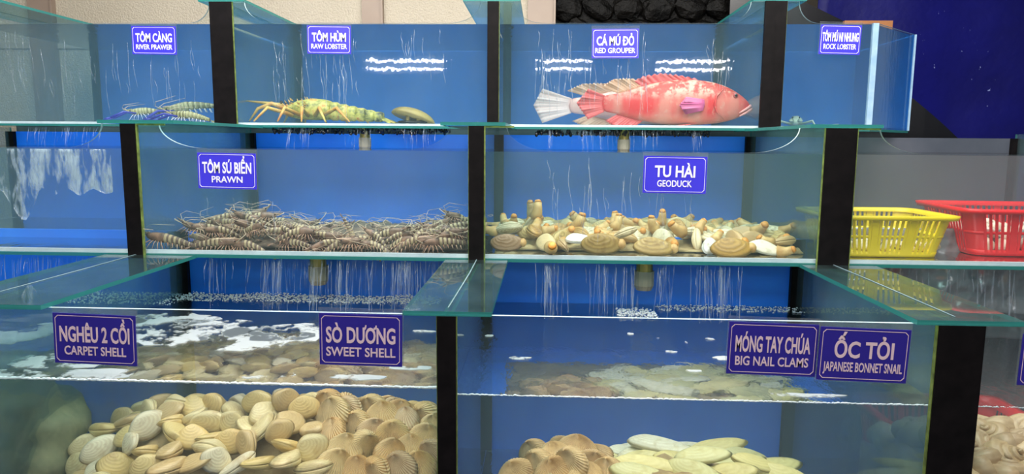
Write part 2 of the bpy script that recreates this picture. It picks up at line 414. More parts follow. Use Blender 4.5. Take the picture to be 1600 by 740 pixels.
# black stone wall between the windows and the blue tarp
rock = tag(MB().box((wx(868), 4.9, 0), (wx(1270), 5.0, 3.2)).obj('wall_rock', 'dark_rock'), kind='structure')
r2 = random.Random(3)
for j in range(3):
    for i in range(8):
        cx = wx(868)+.07+(i+.5*(j % 2))*.205; cz = 2.02+j*.16
        ro = Matrix.Rotation(r2.uniform(-.6, .6), 3, 'Y')
        if cx > wx(1240): continue
        sd = r2.random()*50
        MB().ell((cx, 4.88, cz), (r2.uniform(.10, .125), r2.uniform(.03, .05), r2.uniform(.07, .09)), 12, 8, 0,
                 lambda d: 1+.22*noise.noise(Vector(d)*2+Vector((sd, 0, 0))), ro).obj('stone', 'dark_rock', rock, False)
# navy tarp
def tarp(u, v):
    x = wx(1276, 4.9)+u*3.0; z = .2+v*2.9
    return (x, 4.86+.35*(1-u)*0+.03*math.sin(7*u+3*v)+.05*noise.noise(Vector((x*1.7, z*1.3, 0))), z)
tag(MB().sheet(tarp, 40, 30, .004).obj('tarp', 'navy_tarp', smooth=True), 'dark navy blue tarp hanging on the wall behind the tanks', 'tarp')
# black cloth edge and its sagging lower strip across the tarp
p1, p2 = at(1425, 152, 4.6), at(1505, 225, 4.6); p0 = at(1330, 60, 4.6)
def flap(u, v):
    top = [p0, p1, p2, at(1540, 262, 4.6)]; k = u*3; i = min(int(k), 2); q = top[i].lerp(top[i+1], k-i)
    return (q.x-.02*v, q.y+.02*math.sin(9*u), q.z+(0-q.z)*v)
tag(MB().sheet(flap, 12, 4, .01).obj('cloth', 'mussel_black'), 'black cloth with a slanting edge in front of the navy tarp', 'cloth')
q0, q1 = at(1210, 0, 4.78), at(1318, 40, 4.78)
m = MB(); m.prism([(q0.x-.3, q0.z-.2), (q1.x, q1.z-.2), (q1.x, q1.z), (q0.x, q0.z+.05), (q0.x-.1, q0.z+.3), (q0.x-.3, q0.z+.3)], 4.70, 4.72)
tag(m.obj('tarp_flap', 'mussel_black'), 'black folded sheet corner above the rear tanks beside the tarp', 'cloth')
a, b = at(1418, 216, 4.1), at(1660, 224, 4.1)
m = MB(); m.box((a.x, 4.1, a.z-.10), (b.x+.6, 4.2, a.z)).box((a.x, 4.085, a.z-.012), (b.x+.6, 4.1, a.z-.004))
tag(m.obj('beam', 'black_post'), 'black horizontal beam crossing in front of the navy tarp', 'beam')
a, b = at(1318, 33, 4.24), at(1392, 46, 4.24)
tag(MB().box((a.x, 4.222, b.z-.25), (b.x, 4.25, a.z)).obj('bracket', 'rusty'), 'rusty brown metal bracket behind the corner of the rock lobster tank', 'bracket')
# stepped stands under the tiers
for i, (y0, y1, z) in enumerate(((1.70, 2.79, T[1]['bot']), (2.82, 3.50, T[2]['bot']), (3.54, 4.24, T[3]['bot']))):
    x1 = 2.24 if i < 2 else 1.45
    tag(MB().box((-2.7, y0, 0), (x1, y1, z)).obj('tank_stand', 'concrete'), kind='structure')
# twin tube lamps behind the viewer, hanging from the ceiling
for i, (xa, xb) in enumerate(((-2.1, -1.22), (-.06, .48), (1.28, 2.13))):
    z = EYE+.945; o = thing('tube_lamp', ((xa+xb)/2, -2.0, z), ('white twin tube lamp hanging over the aisle, opposite the lobster tank', 'short white twin tube lamp hanging over the aisle, opposite the grouper tail',
        'white twin tube lamp hanging over the aisle, opposite the grouper head')[i], 'lamp', 'twin tube lamps over the aisle')
    h = (xb-xa)/2
    MB().box((-h-.04, -.06, -.14), (h+.04, -.03, .05)).obj('housing', 'fixture_metal', o)
    for zz in (0, -.093):
        MB().tube([(-h, 0, zz), (h, 0, zz)], .012, 10).obj('tube', 'tube_glow', o)
    for sx in (-h*.8, h*.8): MB().tube([(sx, -.045, .05), (sx, -.045, 3.25-z)], .006, 6).obj('hanger', 'fixture_metal', o)

# ------------------------------------------------------------------ tanks
def front_outline(x0, x1, zb, zt, rim, cut):
    if not cut: return [(x0, zb), (x1, zb), (x1, zt), (x0, zt)]
    L, W = cut; pts = [(x0, zb), (x1, zb)]
    if L[1]:
        pts.append((x1, zt)); xs = x1-L[1]; pts += [(xs-W*(1-math.cos(a)), zt-(zt-rim)*math.sin(a)) for a in np.linspace(0, PI/2, 12)]
    else: pts.append((x1, rim))
    if L[0]:
        xs = x0+L[0]; pts += [(xs+W*(1-math.cos(a)), zt-(zt-rim)*math.sin(a)) for a in np.linspace(PI/2, 0, 12)]; pts.append((x0, zt))
    else: pts.append((x0, rim))
    return pts
def tank(tier, x0, x1, label, back='blue_paint', water='water_mid', lips=(.12, .12), W=.17, wlabel='', wat=None, chamfer=None):
    d = T[tier]; xc = (x0+x1)/2; g = .004; h = (x1-x0)/2-g; D = d['B']-d['Y']
    o = thing('glass_tank', (xc, d['Y'], d['bot']), label, 'tank')
    zt, rim, fl = d['top']-d['bot'], d['rim']-d['bot'], d['flo']-d['bot']
    th = .010
    MB().prism(front_outline(-h, h, fl*.5, zt, rim, ((lips, W) if tier > 1 else None)), 0, th, 0, 1).obj('front_pane', ['clear_glass', 'rim_edge'], o)
    MB().box((-h, th, fl*.5), (-h+.009, D-.012, zt), 0, 1, 0).obj('side_pane', ['algae_filmed_glass', 'glass_edge'], o)
    if not chamfer: MB().box((h-.009, th, fl*.5), (h, D-.012, zt), 0, 1, 0).obj('side_pane', ['algae_filmed_glass', 'glass_edge'], o)
    zb_ = zt-.02 if tier > 1 else zt+.06
    bp = MB().box((-h, D-.012, fl*.5), (h+(chamfer or 0), D, zb_)).obj('back_panel', back, o)
    out = [(-h, 0), (h, 0), (h, D), (-h, D)]
    if chamfer:
        out = [(-h, 0), (h, 0), (h+chamfer, chamfer), (h+chamfer, D), (-h, D)]
    n = len(out); m = MB(); m.add([(x, y, 0) for x, y in out]+[(x, y, fl*.5) for x, y in out])
    m.face(range(n-1, -1, -1)); m.face(range(n, 2*n))
    for i in range(n): m.face((i, (i+1) % n, n+(i+1) % n, n+i), 1)
    m.obj('bottom_pane', ['strip_glass', 'glass_edge'], o)
    MB().box((-h+.01, .011, fl*.5), (h-.01, .024, fl)).obj('silicone_seam', 'white_silicone', o)
    MB().box((-h+.01, {1: .024, 2: .36, 3: .30}[tier], fl*.5), (h-.01+(chamfer or 0)*0, D-.013, fl*.9)).obj('liner', 'blue_paint' if back == 'blue_paint' else back, o)
    for sx in (-h+.012, h-.012):
        if chamfer and sx > 0: continue
        MB().box((sx-.02, D-.035, fl), (sx+.02, D-.013, zb_)).obj('corner_strip', 'black_post', o)
    if chamfer:
        c = chamfer; m = MB(); k = .007
        m.add([(h, 0, fl*.5), (h+c, c, fl*.5), (h+c-k, c+k, fl*.5), (h-k, k+.003, fl*.5), (h, 0, rim), (h+c, c, rim), (h+c-k, c+k, rim), (h-k, k+.003, rim)])
        for i, q in enumerate(((0, 3, 2, 1), (4, 5, 6, 7), (0, 1, 5, 4), (2, 3, 7, 6), (3, 0, 4, 7), (1, 2, 6, 5))): m.face(q, 0 if i in (2, 3) else 1)
        m.obj('corner_pane', ['clear_glass', 'rim_edge'], o)
        MB().box((h+c-.009, c, fl*.5), (h+c, D-.012, rim)).obj('side_panel', back, o)
        MB().box((h-.018, -.003, fl*.5), (h+.006, .014, rim)).obj('corner_seam', 'seam_blue', o)
        MB().box((h+c-.007, c-.004, fl*.5), (h+c+.003, c+.008, rim)).obj('corner_seam', 'seam_blue', o)
    wl = (wat if wat is not None else d['wat'])-d['bot']; e = .0015
    base = [(-h+.009+e, th+e), (h-.009-e, th+e), (h-.009-e, D-.012-e), (-h+.009+e, D-.012-e)]
    if chamfer: base = [(-h+.009+e, th+e), (h-.006, th+e), (h+chamfer-.012, chamfer+.008), (h+chamfer-.012, D-.012-e), (-h+.009+e, D-.012-e)]
    n = len(base); m = MB(); m.add([(x, y, fl*.92) for x, y in base]+[(x, y, wl) for x, y in base])
    m.face(range(n-1, -1, -1)); m.face(range(n, 2*n))
    for i in range(n): m.face((i, (i+1) % n, n+(i+1) % n, n+i))
    wo = m.obj('water', water); wo.location = o.location
    tag(wo, wlabel, 'water', kind='stuff')
    return o
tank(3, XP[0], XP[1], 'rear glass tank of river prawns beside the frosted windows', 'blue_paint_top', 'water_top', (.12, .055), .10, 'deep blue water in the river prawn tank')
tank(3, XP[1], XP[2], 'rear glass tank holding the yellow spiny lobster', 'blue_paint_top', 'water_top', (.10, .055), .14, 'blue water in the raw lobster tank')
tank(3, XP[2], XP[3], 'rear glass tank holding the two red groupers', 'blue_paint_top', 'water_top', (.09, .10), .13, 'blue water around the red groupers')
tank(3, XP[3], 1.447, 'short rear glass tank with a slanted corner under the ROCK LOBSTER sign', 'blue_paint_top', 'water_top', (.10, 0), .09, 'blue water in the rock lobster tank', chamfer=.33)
tank(2, XP[0], XP[1], 'middle glass tank with foamy water and no animals inside', 'blue_paint', 'water_mid', (.12, .10), .14, 'clear blue water in the empty middle tank')
tank(2, XP[1], XP[2], 'middle glass tank full of striped prawns', 'blue_paint', 'water_mid', (.10, .09), .17, 'blue water over the striped prawns')
tank(2, XP[2], XP[3], 'middle glass tank with geoducks on its bottom', 'blue_paint', 'water_mid', (.10, .13), .16, 'hazy blue water over the geoducks')
tank(2, XP[3], XP[4], 'middle glass tank with yellow and red plastic baskets inside', 'grey_back', 'water_grey', (.13, .12), .16, 'cloudy grey water around the plastic baskets')
tank(1, XP[0], XP[1], 'front glass tank beyond the long slanting glass strip, streams falling behind it', 'blue_paint', 'water_low', wlabel='blue water beyond the slanting glass strip')
tank(1, XP[1], XP[2], 'front glass tank full of carpet shells and sweet shells', 'blue_paint', 'water_low', wlabel='rippled water over the cream carpet shells', wat=T[1]['wat']+.012)
tank(1, XP[2], XP[3], 'front glass tank of ark shells and big nail clams', 'blue_paint', 'water_low', wlabel='rippled blue water over the big nail clams', wat=T[1]['wat']-.003)
tank(1, XP[3], XP[4], 'front glass tank of brown snails beside the wide black post', 'dark_plastic_sheet', 'water_dark', wlabel='dark water over the brown snails', wat=T[1]['wat']-.003)

# black posts
names_ = {1: ['', 'carpet shell tank and the nail clam tank', 'nail clam tank and the snail tank'],
          2: ['foamy empty tank and the striped prawn tank', 'striped prawn tank and the geoduck tank', 'geoduck tank and the basket tank'],
          3: ['river prawn tank and the lobster tank', 'lobster tank and the grouper tank', 'grouper tank and the rock lobster tank']}
WID = {(1, 1): .047, (1, 2): .108, (2, 0): .054, (2, 1): .053, (2, 2): .104, (3, 0): .103, (3, 1): .052, (3, 2): .094}
for (k, i), wdt in WID.items():
    d = T[k]; x = XP[i+1]; zb = d['bot']-(.002 if k > 1 else 0)
    o = thing('post', (x, d['Y'], zb), 'black post between the %s' % names_[k][i], 'post')
    H = d['top']-zb
    MB().box((-wdt/2, -.016, 0), (wdt/2, -.002, H)).obj('front_strip', 'black_post', o)
    if k == 3 and i == 2: MB().box((-wdt/2-.001, -.021, 0), (-wdt*.05, -.016, H)).obj('cover_strip', 'black_post', o)
    e = .006
    MB().box((wdt/2, -.012, .0), (wdt/2+e*(.75 if k == 2 else .35), -.001, H)).obj('algae_line', 'algae_green', o)
    if k < 3: MB().box((-wdt/2-e*.35, -.012, .0), (-wdt/2, -.001, H)).obj('algae_line', 'algae_green', o)
# glass strips covering the joints
STR = {(1, 1): (-1.253, -1.581, .10), (1, 2): (-.124, -.344, .04), (1, 3): (1.145, .893, .04),
       (2, 1): (-1.30, -1.575, .05), (2, 2): (-.135, -.36, .03), (2, 3): (1.135, .895, .04),
       (3, 0): (-2.50, -2.83, 0), (3, 1): (-1.36, -1.57, .03), (3, 2): (-.115, -.37, .03), (3, 3): (1.13, .90, .03)}
sl = {1: 'front', 2: 'middle', 3: 'rear'}
ss = {0: 'at the end of the river prawn tank', 1: 'beside the carpet shell tank', 2: 'on the middle joint', 3: 'beside the wide black post'}
LAB = {(1, 1): 'long slanting glass strip on the end wall of the carpet shell tank', (1, 2): 'glass strip with a pale centre bead above the narrow black post of the front tier',
       (1, 3): 'glass strip above the wide black post, reflecting yellow and red baskets', (2, 1): 'teal glass strip over the post between the foamy tank and the prawn tank',
       (2, 2): 'teal glass strip over the post between the prawns and the geoducks', (2, 3): 'teal glass strip over the post between the geoducks and the baskets',
       (3, 0): 'glass strip across the far end of the river prawn tank', (3, 1): 'glass strip on top of the post between river prawns and lobster',
       (3, 2): 'glass strip on top of the post between lobster and groupers', (3, 3): 'glass strip on top of the post between groupers and rock lobster'}
for (k, i), (xr, xl, fr) in STR.items():
    d = T[k]; xc = (xr+xl)/2; h = (xr-xl)/2; y1 = min(d['B']-.02, d['Y']+.96)-d['Y']
    if k == 1: y1 = .96
    o = thing('glass_strip', (xc, d['Y'], d['top']+.0005), LAB[(k, i)], 'glass strip')
    MB().box((-h, -.008-fr*.2, 0), (h, y1, .012), 0, 1, 2).obj('pane', ['strip_glass', 'glass_edge'], o)
    bx = XP[i]-xc
    MB().tube([(bx, .02, .0135), (bx+.004, y1*.5, .0135), (bx, y1-.02, .0135)], .0019, 6, 0, .5).obj('silicone_bead', 'grey_silicone', o, True)
    if k == 2: MB().box((bx+.03, -.010, -.006), (bx+.13, -.001, 0)).obj('algae_line', 'algae_green', o)

# drain nozzles under the tanks
for px, py, k, lb in ((975, 207, 3, 'under the grouper tank'), (570, 207, 3, 'under the lobster tank'), (1007, 415, 2, 'under the geoduck tank'), (497, 409, 2, 'under the striped prawn tank')):
    d = T[k]; p = at(px, py, d['Y']+(.17 if k == 2 else .08)); o = thing('drain_nozzle', (p.x, p.y, d['bot']), 'greenish brass and grey plastic drain nozzle %s' % lb, 'nozzle', 'drain nozzles')
    s = 1.2 if k == 2 else .95
    MB().tube([(0, 0, 0), (0, 0, -.045*s)], [.026*s, .026*s], 14).obj('collar', 'drain_brass', o)
    MB().tube([(0, 0, -.045*s), (0, 0, -.09*s), (0, 0, -.105*s)], [.031*s, .031*s, .024*s], 14).obj('spout', 'drain_plastic', o)

# ------------------------------------------------------------------ signs
def text_mesh(body, bold):
    c = bpy.data.curves.new('lettering', 'FONT'); c.body = body; c.size = 1; c.offset = bold; c.extrude = .02; c.resolution_u = 3
    o = bpy.data.objects.new('lettering', c); COL.objects.link(o)
    dg = bpy.context.evaluated_depsgraph_get(); me = bpy.data.meshes.new_from_object(o.evaluated_get(dg)); bpy.data.objects.remove(o); bpy.data.curves.remove(c)
    me.name = 'lettering'; return me
def fit_text(body, bold, width, height, zc, yf, parent, mat='sign_text'):
    plain = body.translate(str.maketrans('ĐƯƠ', 'DUO'))
    me = text_mesh(plain, bold)
    for i, ch in enumerate(body):                          # letters that the font lacks get their bar or horn added
        if ch not in 'ĐƯƠ': continue
        def wid(tx):
            q = text_mesh(tx, bold); xs = [v.co.x for v in q.vertices]; bpy.data.meshes.remove(q); return min(xs), max(xs)
        g0, g1 = wid(plain[:i+1]); l0, l1 = wid(plain[i]); x1 = g1; x0 = g1-(l1-l0); m = MB()
        if ch == 'Đ': m.box((x0-.07, .32, -.02), (x0+.30, .42, .0201))
        elif ch == 'Ư': m.prism([(x1-.06, .60), (x1+.06, .62), (x1+.13, .70), (x1+.14, .82), (x1+.04, .82), (x1+.03, .74), (x1-.06, .71)], -.02, .0201)
        else: m.prism([(x1-.15, .60), (x1-.01, .62), (x1+.08, .70), (x1+.09, .82), (x1-.01, .82), (x1-.03, .74), (x1-.15, .71)], -.02, .0201)
        bm = bmesh.new(); bm.from_mesh(me); b0 = [bm.verts.new((v[0], v[2], v[1]) if ch != 'Đ' else v) for v in m.v]
        for f in m.f: bm.faces.new([b0[k] for k in f])
        bm.to_mesh(me); bm.free()
    n = len(me.vertices); co = np.empty(n*3); me.vertices.foreach_get('co', co); co = co.reshape(n, 3)
    x0, x1 = co[:, 0].min(), co[:, 0].max()
    sx = width/(x1-x0); sz = height/.73                     # capital height of the built-in font
    out = np.stack([(co[:, 0]-(x0+x1)/2)*sx, yf-co[:, 2]*.02, co[:, 1]*sz+zc-height/2], 1)
    me.vertices.foreach_set('co', out.ravel()); me.materials.clear(); me.materials.append(MATS[mat]); me.update()
    return link('lettering', me, parent)
def sign(px0, py0, px1, py1, Y, l1, l2, label, rot=0., w1=.72, w2=.78, h1=.31, h2=.18, holder=.014, blue='sign_blue'):
    p = at((px0+px1)/2, (py0+py1)/2, Y); a = at(px0, (py0+py1)/2, Y); b = at(px1, (py0+py1)/2, Y)
    c = at((px0+px1)/2, py0, Y); e = at((px0+px1)/2, py1, Y)
    W, H = (b.x-a.x)/2, (c.z-e.z)/2
    o = thing('sign', p, label, 'sign', rot=(0, rot, 0))
    MB().box((-W, 0, -H), (W, .003, H)).obj('plate', blue, o)
    MB().box((-W-.003, .0032, -H-.003), (W+.003, .0058, H+holder)).obj('acrylic_holder', 'acrylic', o)
    # white border line with clipped corners
    m = MB(); ins, lw, cc = .065*H*2, .0013, .007
    def ring(i): x, z = W-ins+.003-i, H-ins+.003-i; return [(-x+cc, -z), (x-cc, -z), (x, -z+cc), (x, z-cc), (x-cc, z), (-x+cc, z), (-x, z-cc), (-x, -z+cc)]
    r0, r1 = ring(0), ring(lw); b0 = m.add([(x, -.0006, z) for x, z in r0]+[(x, -.0006, z) for x, z in r1]+[(x, 0, z) for x, z in r0]+[(x, 0, z) for x, z in r1])
    for i in range(8):
        j = (i+1) % 8; m.face((i, j, 8+j, 8+i)); m.face((16+i, 16+j, j, i)); m.face((8+i, 8+j, 24+j, 24+i))
    m.obj('border', 'sign_text_pink' if blue == 'sign_navy' else 'sign_text', o)
    if l1: fit_text(l1, .025, 2*W*w1, 2*H*h1, H*.20, -.0004, o, 'sign_text_pink' if blue == 'sign_navy' else 'sign_text')
    if l2: fit_text(l2, .016, 2*W*w2, 2*H*h2, -H*.46, -.0004, o, 'sign_text_pink' if blue == 'sign_navy' else 'sign_text')
    return o
sign(206, 41, 275, 85, 3.222, 'TÔM CÀNG', 'RIVER PRAWER', 'blue TÔM CÀNG river prawer sign on the river prawn tank', .01, .82, .82)
sign(480, 40, 548, 84, 3.222, 'TÔM HÙM', 'RAW LOBSTER', 'blue TÔM HÙM raw lobster sign on the lobster tank', .01, .78, .82)
sign(925, 45, 998, 91, 3.222, 'CÁ MÚ ĐỎ', 'RED GROUPER', 'blue CÁ MÚ ĐỎ red grouper sign above the red groupers', -.005, .80, .86)
sign(1281, 39, 1345, 85, 3.222, 'TÔM MÚ NI NHUNG', 'ROCK LOBSTER', 'blue TÔM MÚ NI NHUNG rock lobster sign on the short corner tank', .02, .88, .80)
sign(309, 239, 400, 295, 2.444, 'TÔM SÚ BIỂN', 'PRAWN', 'blue TÔM SÚ BIỂN prawn sign above the striped prawns', .01, .84, .53)
sign(1005, 244, 1104, 302, 2.444, 'TU HÀI', 'GEODUCK', 'blue TU HÀI geoduck sign above the geoducks', .01, .64, .55)
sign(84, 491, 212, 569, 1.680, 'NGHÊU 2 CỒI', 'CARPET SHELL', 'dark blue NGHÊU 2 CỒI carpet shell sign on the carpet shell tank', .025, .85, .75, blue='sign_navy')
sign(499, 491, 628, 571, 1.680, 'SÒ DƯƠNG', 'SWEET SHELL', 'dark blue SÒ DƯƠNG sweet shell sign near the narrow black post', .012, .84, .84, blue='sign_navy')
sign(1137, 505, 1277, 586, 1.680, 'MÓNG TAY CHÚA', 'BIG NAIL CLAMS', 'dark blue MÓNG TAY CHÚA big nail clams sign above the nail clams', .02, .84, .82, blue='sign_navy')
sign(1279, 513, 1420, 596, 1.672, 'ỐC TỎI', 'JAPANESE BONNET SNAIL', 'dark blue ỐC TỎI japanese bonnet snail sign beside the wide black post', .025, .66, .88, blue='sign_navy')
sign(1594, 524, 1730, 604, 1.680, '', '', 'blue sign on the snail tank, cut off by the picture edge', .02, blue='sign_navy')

# ------------------------------------------------------------------ falling and running water
def streams(name, label, k, x0, x1, zt, zb, n, Y, seed, wmin=.002, wmax=.010, mat='stream_water', clumps=None):
    r = random.Random(seed); m = MB()
    for i in range(n):
        if clumps: c, s = r.choice(clumps); x = c+r.gauss(0, s)
        else: x = r.uniform(x0, x1)
        if not x0 < x < x1: continue
        top = zt-r.random()*.1*(zt-zb); bot = zb if r.random() < .4 else zt-(zt-zb)*r.uniform(.25, 1)
        wd = r.uniform(wmin, wmax)*r.uniform(.5, 1); y = Y+r.uniform(-.012, .02); dr = r.gauss(0, .03)*(zt-zb); ph = r.random()*9
        pts = []; L = 7
        for j in range(L):
            u = j/(L-1); pts.append((x+dr*u+(.0012)*math.sin(ph+7*u), y-.02*u, top+(bot-top)*u))
        m.tube(pts, [wd*(.35+.65*math.sin(PI*min(1, .15+.8*j/(L-1)))) for j in range(L)], 5, 0, .35)
    o = m.obj(name, mat, None, True); tag(o, label, 'water', kind='stuff'); return o
def X1(px, Y, py=450): return at(px, py, Y).x
Yd = 2.455
streams('falling_water', 'streams of water falling behind the carpet shell sign', 1, X1(300, Yd), X1(690, Yd), T[2]['bot'], T[1]['wat']+.02, 230, Yd+.03, 11, .0006, .0032,
        clumps=[(X1(330, Yd), .05), (X1(420, Yd), .05), (X1(430, Yd), .012), (X1(490, Yd), .03), (X1(530, Yd), .02), (X1(560, Yd), .06), (X1(620, Yd), .03), (X1(634, Yd), .01), (X1(670, Yd), .04)])
streams('falling_water', 'streams of water falling below the geoduck tank', 1, X1(800, Yd), X1(1235, Yd), T[2]['bot'], T[1]['wat']+.005, 170, Yd+.03, 12, .0006, .0032,
        clumps=[(X1(855, Yd), .008), (X1(868, Yd), .02), (X1(930, Yd), .03), (X1(975, Yd), .02), (X1(1040, Yd), .01), (X1(1100, Yd), .02), (X1(1145, Yd), .03), (X1(1130, Yd), .008)])
streams('falling_water', 'streams of water falling beyond the slanting glass strip', 1, X1(-60, Yd), X1(150, Yd), T[2]['bot'], T[1]['wat']+.005, 90, Yd+.03, 13, .0006, .003)
streams('falling_water', 'pale streams falling behind the snail tank', 1, X1(1400, Yd), X1(1640, Yd), T[2]['bot'], T[1]['wat']+.005, 26, Yd+.06, 14, .0015, .006)
def crumple(u, v):
    x = 1.04+u*1.14; z = T[1]['wat']-.10+v*.42
    n = noise.noise(Vector((x*6, z*5, 1)))+.6*abs(noise.noise(Vector((x*15, z*11, 4))))+.4*abs(noise.noise(Vector((x*34, z*24, 7))))
    return (x, 2.715+.035*n, z)
tag(MB().sheet(crumple, 110, 46, .003).obj('plastic_sheet', 'foil_sheet', None, True), 'crumpled shiny dark plastic sheet lining the wall behind the snail tank', 'sheet')
p = at(1004, 440, 2.63); pe = at(994, 492, 2.60)
tag(MB().tube([p, p.lerp(pe, .5)+Vector((-.006, 0, 0)), pe], [.006, .005, .007], 6).obj('water_jet', 'stream_water', None, True), 'thin jet of water from the nozzle under the geoduck tank', 'water')
Ye = 3.235
for lb, x0, x1, sd, cl in (('thin streams running off the lobster tank', 430, 700, 21, [(450, .01), (475, .012), (560, .05), (640, .02), (668, .02)]),
                           ('thin streams running off the grouper tank', 835, 1110, 22, [(862, .012), (915, .03), (1010, .03), (1090, .015), (950, .05)]),
                           ('thin streams running off the river prawn tank', 40, 160, 23, [(60, .03), (100, .03), (140, .02)])):
    streams('falling_water', lb, 2, X1(x0, Ye, 210), X1(x1, Ye, 210), T[3]['bot'], T[2]['wat'], 70, Ye+.02, sd, .0006, .002, clumps=[(X1(c, Ye, 210), s) for c, s in cl])
# runs of water on the outer faces of the glass
def runs(lb, px0, px1, py0, py1, Y, n, seed, wmax=.002):
    r = random.Random(seed); m = MB(); a, b = at(px0, py0, Y), at(px1, py1, Y)
    for i in range(n):
        x = r.uniform(a.x, b.x); z1 = b.z+(a.z-b.z)*r.uniform(.35, 1); z0 = max(b.z, z1-(a.z-b.z)*r.uniform(.08, .6)); ph = r.random()*9
        m.tube([(x+.004*math.sin(ph+5*u)+.006*u, Y, z1+(z0-z1)*u) for u in np.linspace(0, 1, 6)], [.0004, r.uniform(.0005, wmax), r.uniform(.0004, wmax*.7), r.uniform(.0004, wmax), .0008, .0004], 4, 0, .4)
    tag(m.obj('water_run', 'glass_runs', None, True), lb, 'water', kind='stuff')
runs('thin runs of water down the glass of the lobster tank', 425, 560, 45, 185, 3.2445, 46, 31)
runs('thin runs of water on the pane beside the lobster sign', 620, 700, 45, 130, 3.2445, 16, 36)
runs('thin runs of water down the glass of the grouper tank', 835, 1010, 45, 185, 3.2445, 56, 32)
runs('thin runs of water near the grouper head', 1105, 1135, 40, 150, 3.2445, 10, 37)
runs('faint runs of water down the river prawn tank', 5, 320, 45, 180, 3.2445, 46, 33, .0013)
runs('runs of water on the pane of the geoduck tank', 850, 1080, 245, 385, 2.4665, 34, 34, .0013)
runs('faint runs of water on the pane of the prawn tank', 300, 470, 300, 380, 2.4665, 12, 35, .0012)
# white overflowing sheet on the foamy tank
a, b = at(0, 232, 2.464), at(168, 300, 2.464)
def sheet(u, v):
    lo = b.z-(a.z-b.z)*(.75*max(0, 1-abs(u-.22)*6)+.15*noise.noise(Vector((u*9, 1, 2))))
    return (a.x-.03+(b.x-a.x+.05)*u, 2.464+.002*math.sin(20*u+9*v), a.z+(lo-a.z)*v)
tag(MB().sheet(sheet, 30, 12, .0015).obj('water_sheet', 'sheet_water', None, True), 'white foamy sheet of water overflowing the empty middle tank', 'water', kind='stuff')

def foam(lb, px0, px1, Y0, Y1, z, n, seed, rmin=.003, rmax=.010, hump=.012):
    r = random.Random(seed); m = MB(); x0, x1 = X1(px0, (Y0+Y1)/2, 480), X1(px1, (Y0+Y1)/2, 480)
    for i in range(n):
        u = r.random(); x = x0+(x1-x0)*u; q = r.uniform(rmin, rmax); d = max(0, noise.noise(Vector((x*5, seed, 0)))+.35)
        m.ell((x, r.uniform(Y0, Y1), z+r.random()*hump*d), (q, q, q*.7), 6, 4)
    tag(m.obj('foam', 'foam_white', None, True), lb, 'foam', kind='stuff')
zw = T[1]['wat']
foam('white foam along the back of the carpet shell tank', 290, 690, 2.63, 2.76, zw+.012, 1500, 41, .0015, .0045, hump=.022)
foam('white foam in the corner behind the slanting strip', 120, 290, 2.55, 2.76, zw+.012, 600, 42, .0015, .0045, hump=.012)
foam('white foam where the nozzle jet lands', 965, 1025, 2.54, 2.66, zw-.002, 300, 43, .0015, .005, hump=.03)
foam('bubbles along the back of the nail clam tank', 1025, 1250, 2.66, 2.76, zw-.002, 420, 44, .0015, .004, hump=.012)
def scum(lb, pts, z):
    m = MB()
    for px, py, rx, ry, sd in pts:
        v = FW + RT*((px-800)/F_PX) - UP*((py-370)/F_PX); v = v*((z-EYE)/v.z); n = 26
        ring = []
        for i in range(n):
            a = 2*PI*i/n; k = 1+.45*noise.noise(Vector((math.cos(a)*1.6, math.sin(a)*1.6, sd)))+.18*noise.noise(Vector((math.cos(a)*5, math.sin(a)*5, sd)))
            ring.append((v.x+rx*k*math.cos(a), v.y+ry*k*math.sin(a)))
        b = m.add([(x, y, z+.001) for x, y in ring]+[(x, y, z+.003) for x, y in ring])
        m.face(range(b, b+n)); m.face(range(b+2*n-1, b+n-1, -1))
        for i in range(n): j = (i+1) % n; m.face((b+i, b+j, b+n+j, b+n+i))
    tag(m.obj('floating_foam', 'scum_film'), lb, 'foam', kind='stuff')
scum('thin white foam floating over the carpet shells', [(300, 520, .20, .16, 1), (395, 530, .16, .13, 2), (250, 500, .2, .1, 3), (450, 520, .14, .12, 4), (400, 585, .10, .035, 5), (150, 585, .12, .04, 6), (640, 575, .06, .02, 7), (90, 565, .16, .06, 8), (45, 520, .10, .12, 14), (20, 585, .10, .03, 15), (180, 500, .12, .10, 16), (660, 518, .035, .012, 9), (560, 590, .07, .02, 12)], zw+.012)
scum('small white foam flecks over the nail clams', [(765, 525, .014, .010, 1), (812, 560, .03, .014, 2), (955, 557, .03, .018, 3), (1045, 550, .02, .01, 4), (1110, 530, .02, .012, 5), (1130, 560, .03, .018, 6), (1085, 580, .02, .01, 7), (985, 522, .012, .01, 8), (1030, 530, .012, .01, 9), (1075, 535, .01, .01, 10), (1250, 618, .10, .015, 11)], zw-.003)

# foam line where the water meets the front glass
for lb, i, zl, rr_, n_ in (('white foam line along the water edge of the carpet shell tank', 1, .012, .0042, 420), ('pale scum line along the water edge of the nail clam tank', 2, -.003, .0026, 420), ('scum line along the water edge of the snail tank', 3, -.003, .002, 300)):
    r = random.Random(i); m = MB(); x0, x1 = XP[i]+.02, XP[i+1]-.02
    for k in range(n_):
        x = x0+(x1-x0)*(k+r.random())/n_; q = rr_*r.uniform(.5, 1.15); m.ell((x, 1.7145+q, zw+zl+r.uniform(-.001, .001)), (q*1.6, q, q*.8), 6, 4)
    tag(m.obj('foam_line', 'foam_white', None, True), lb, 'foam', kind='stuff')

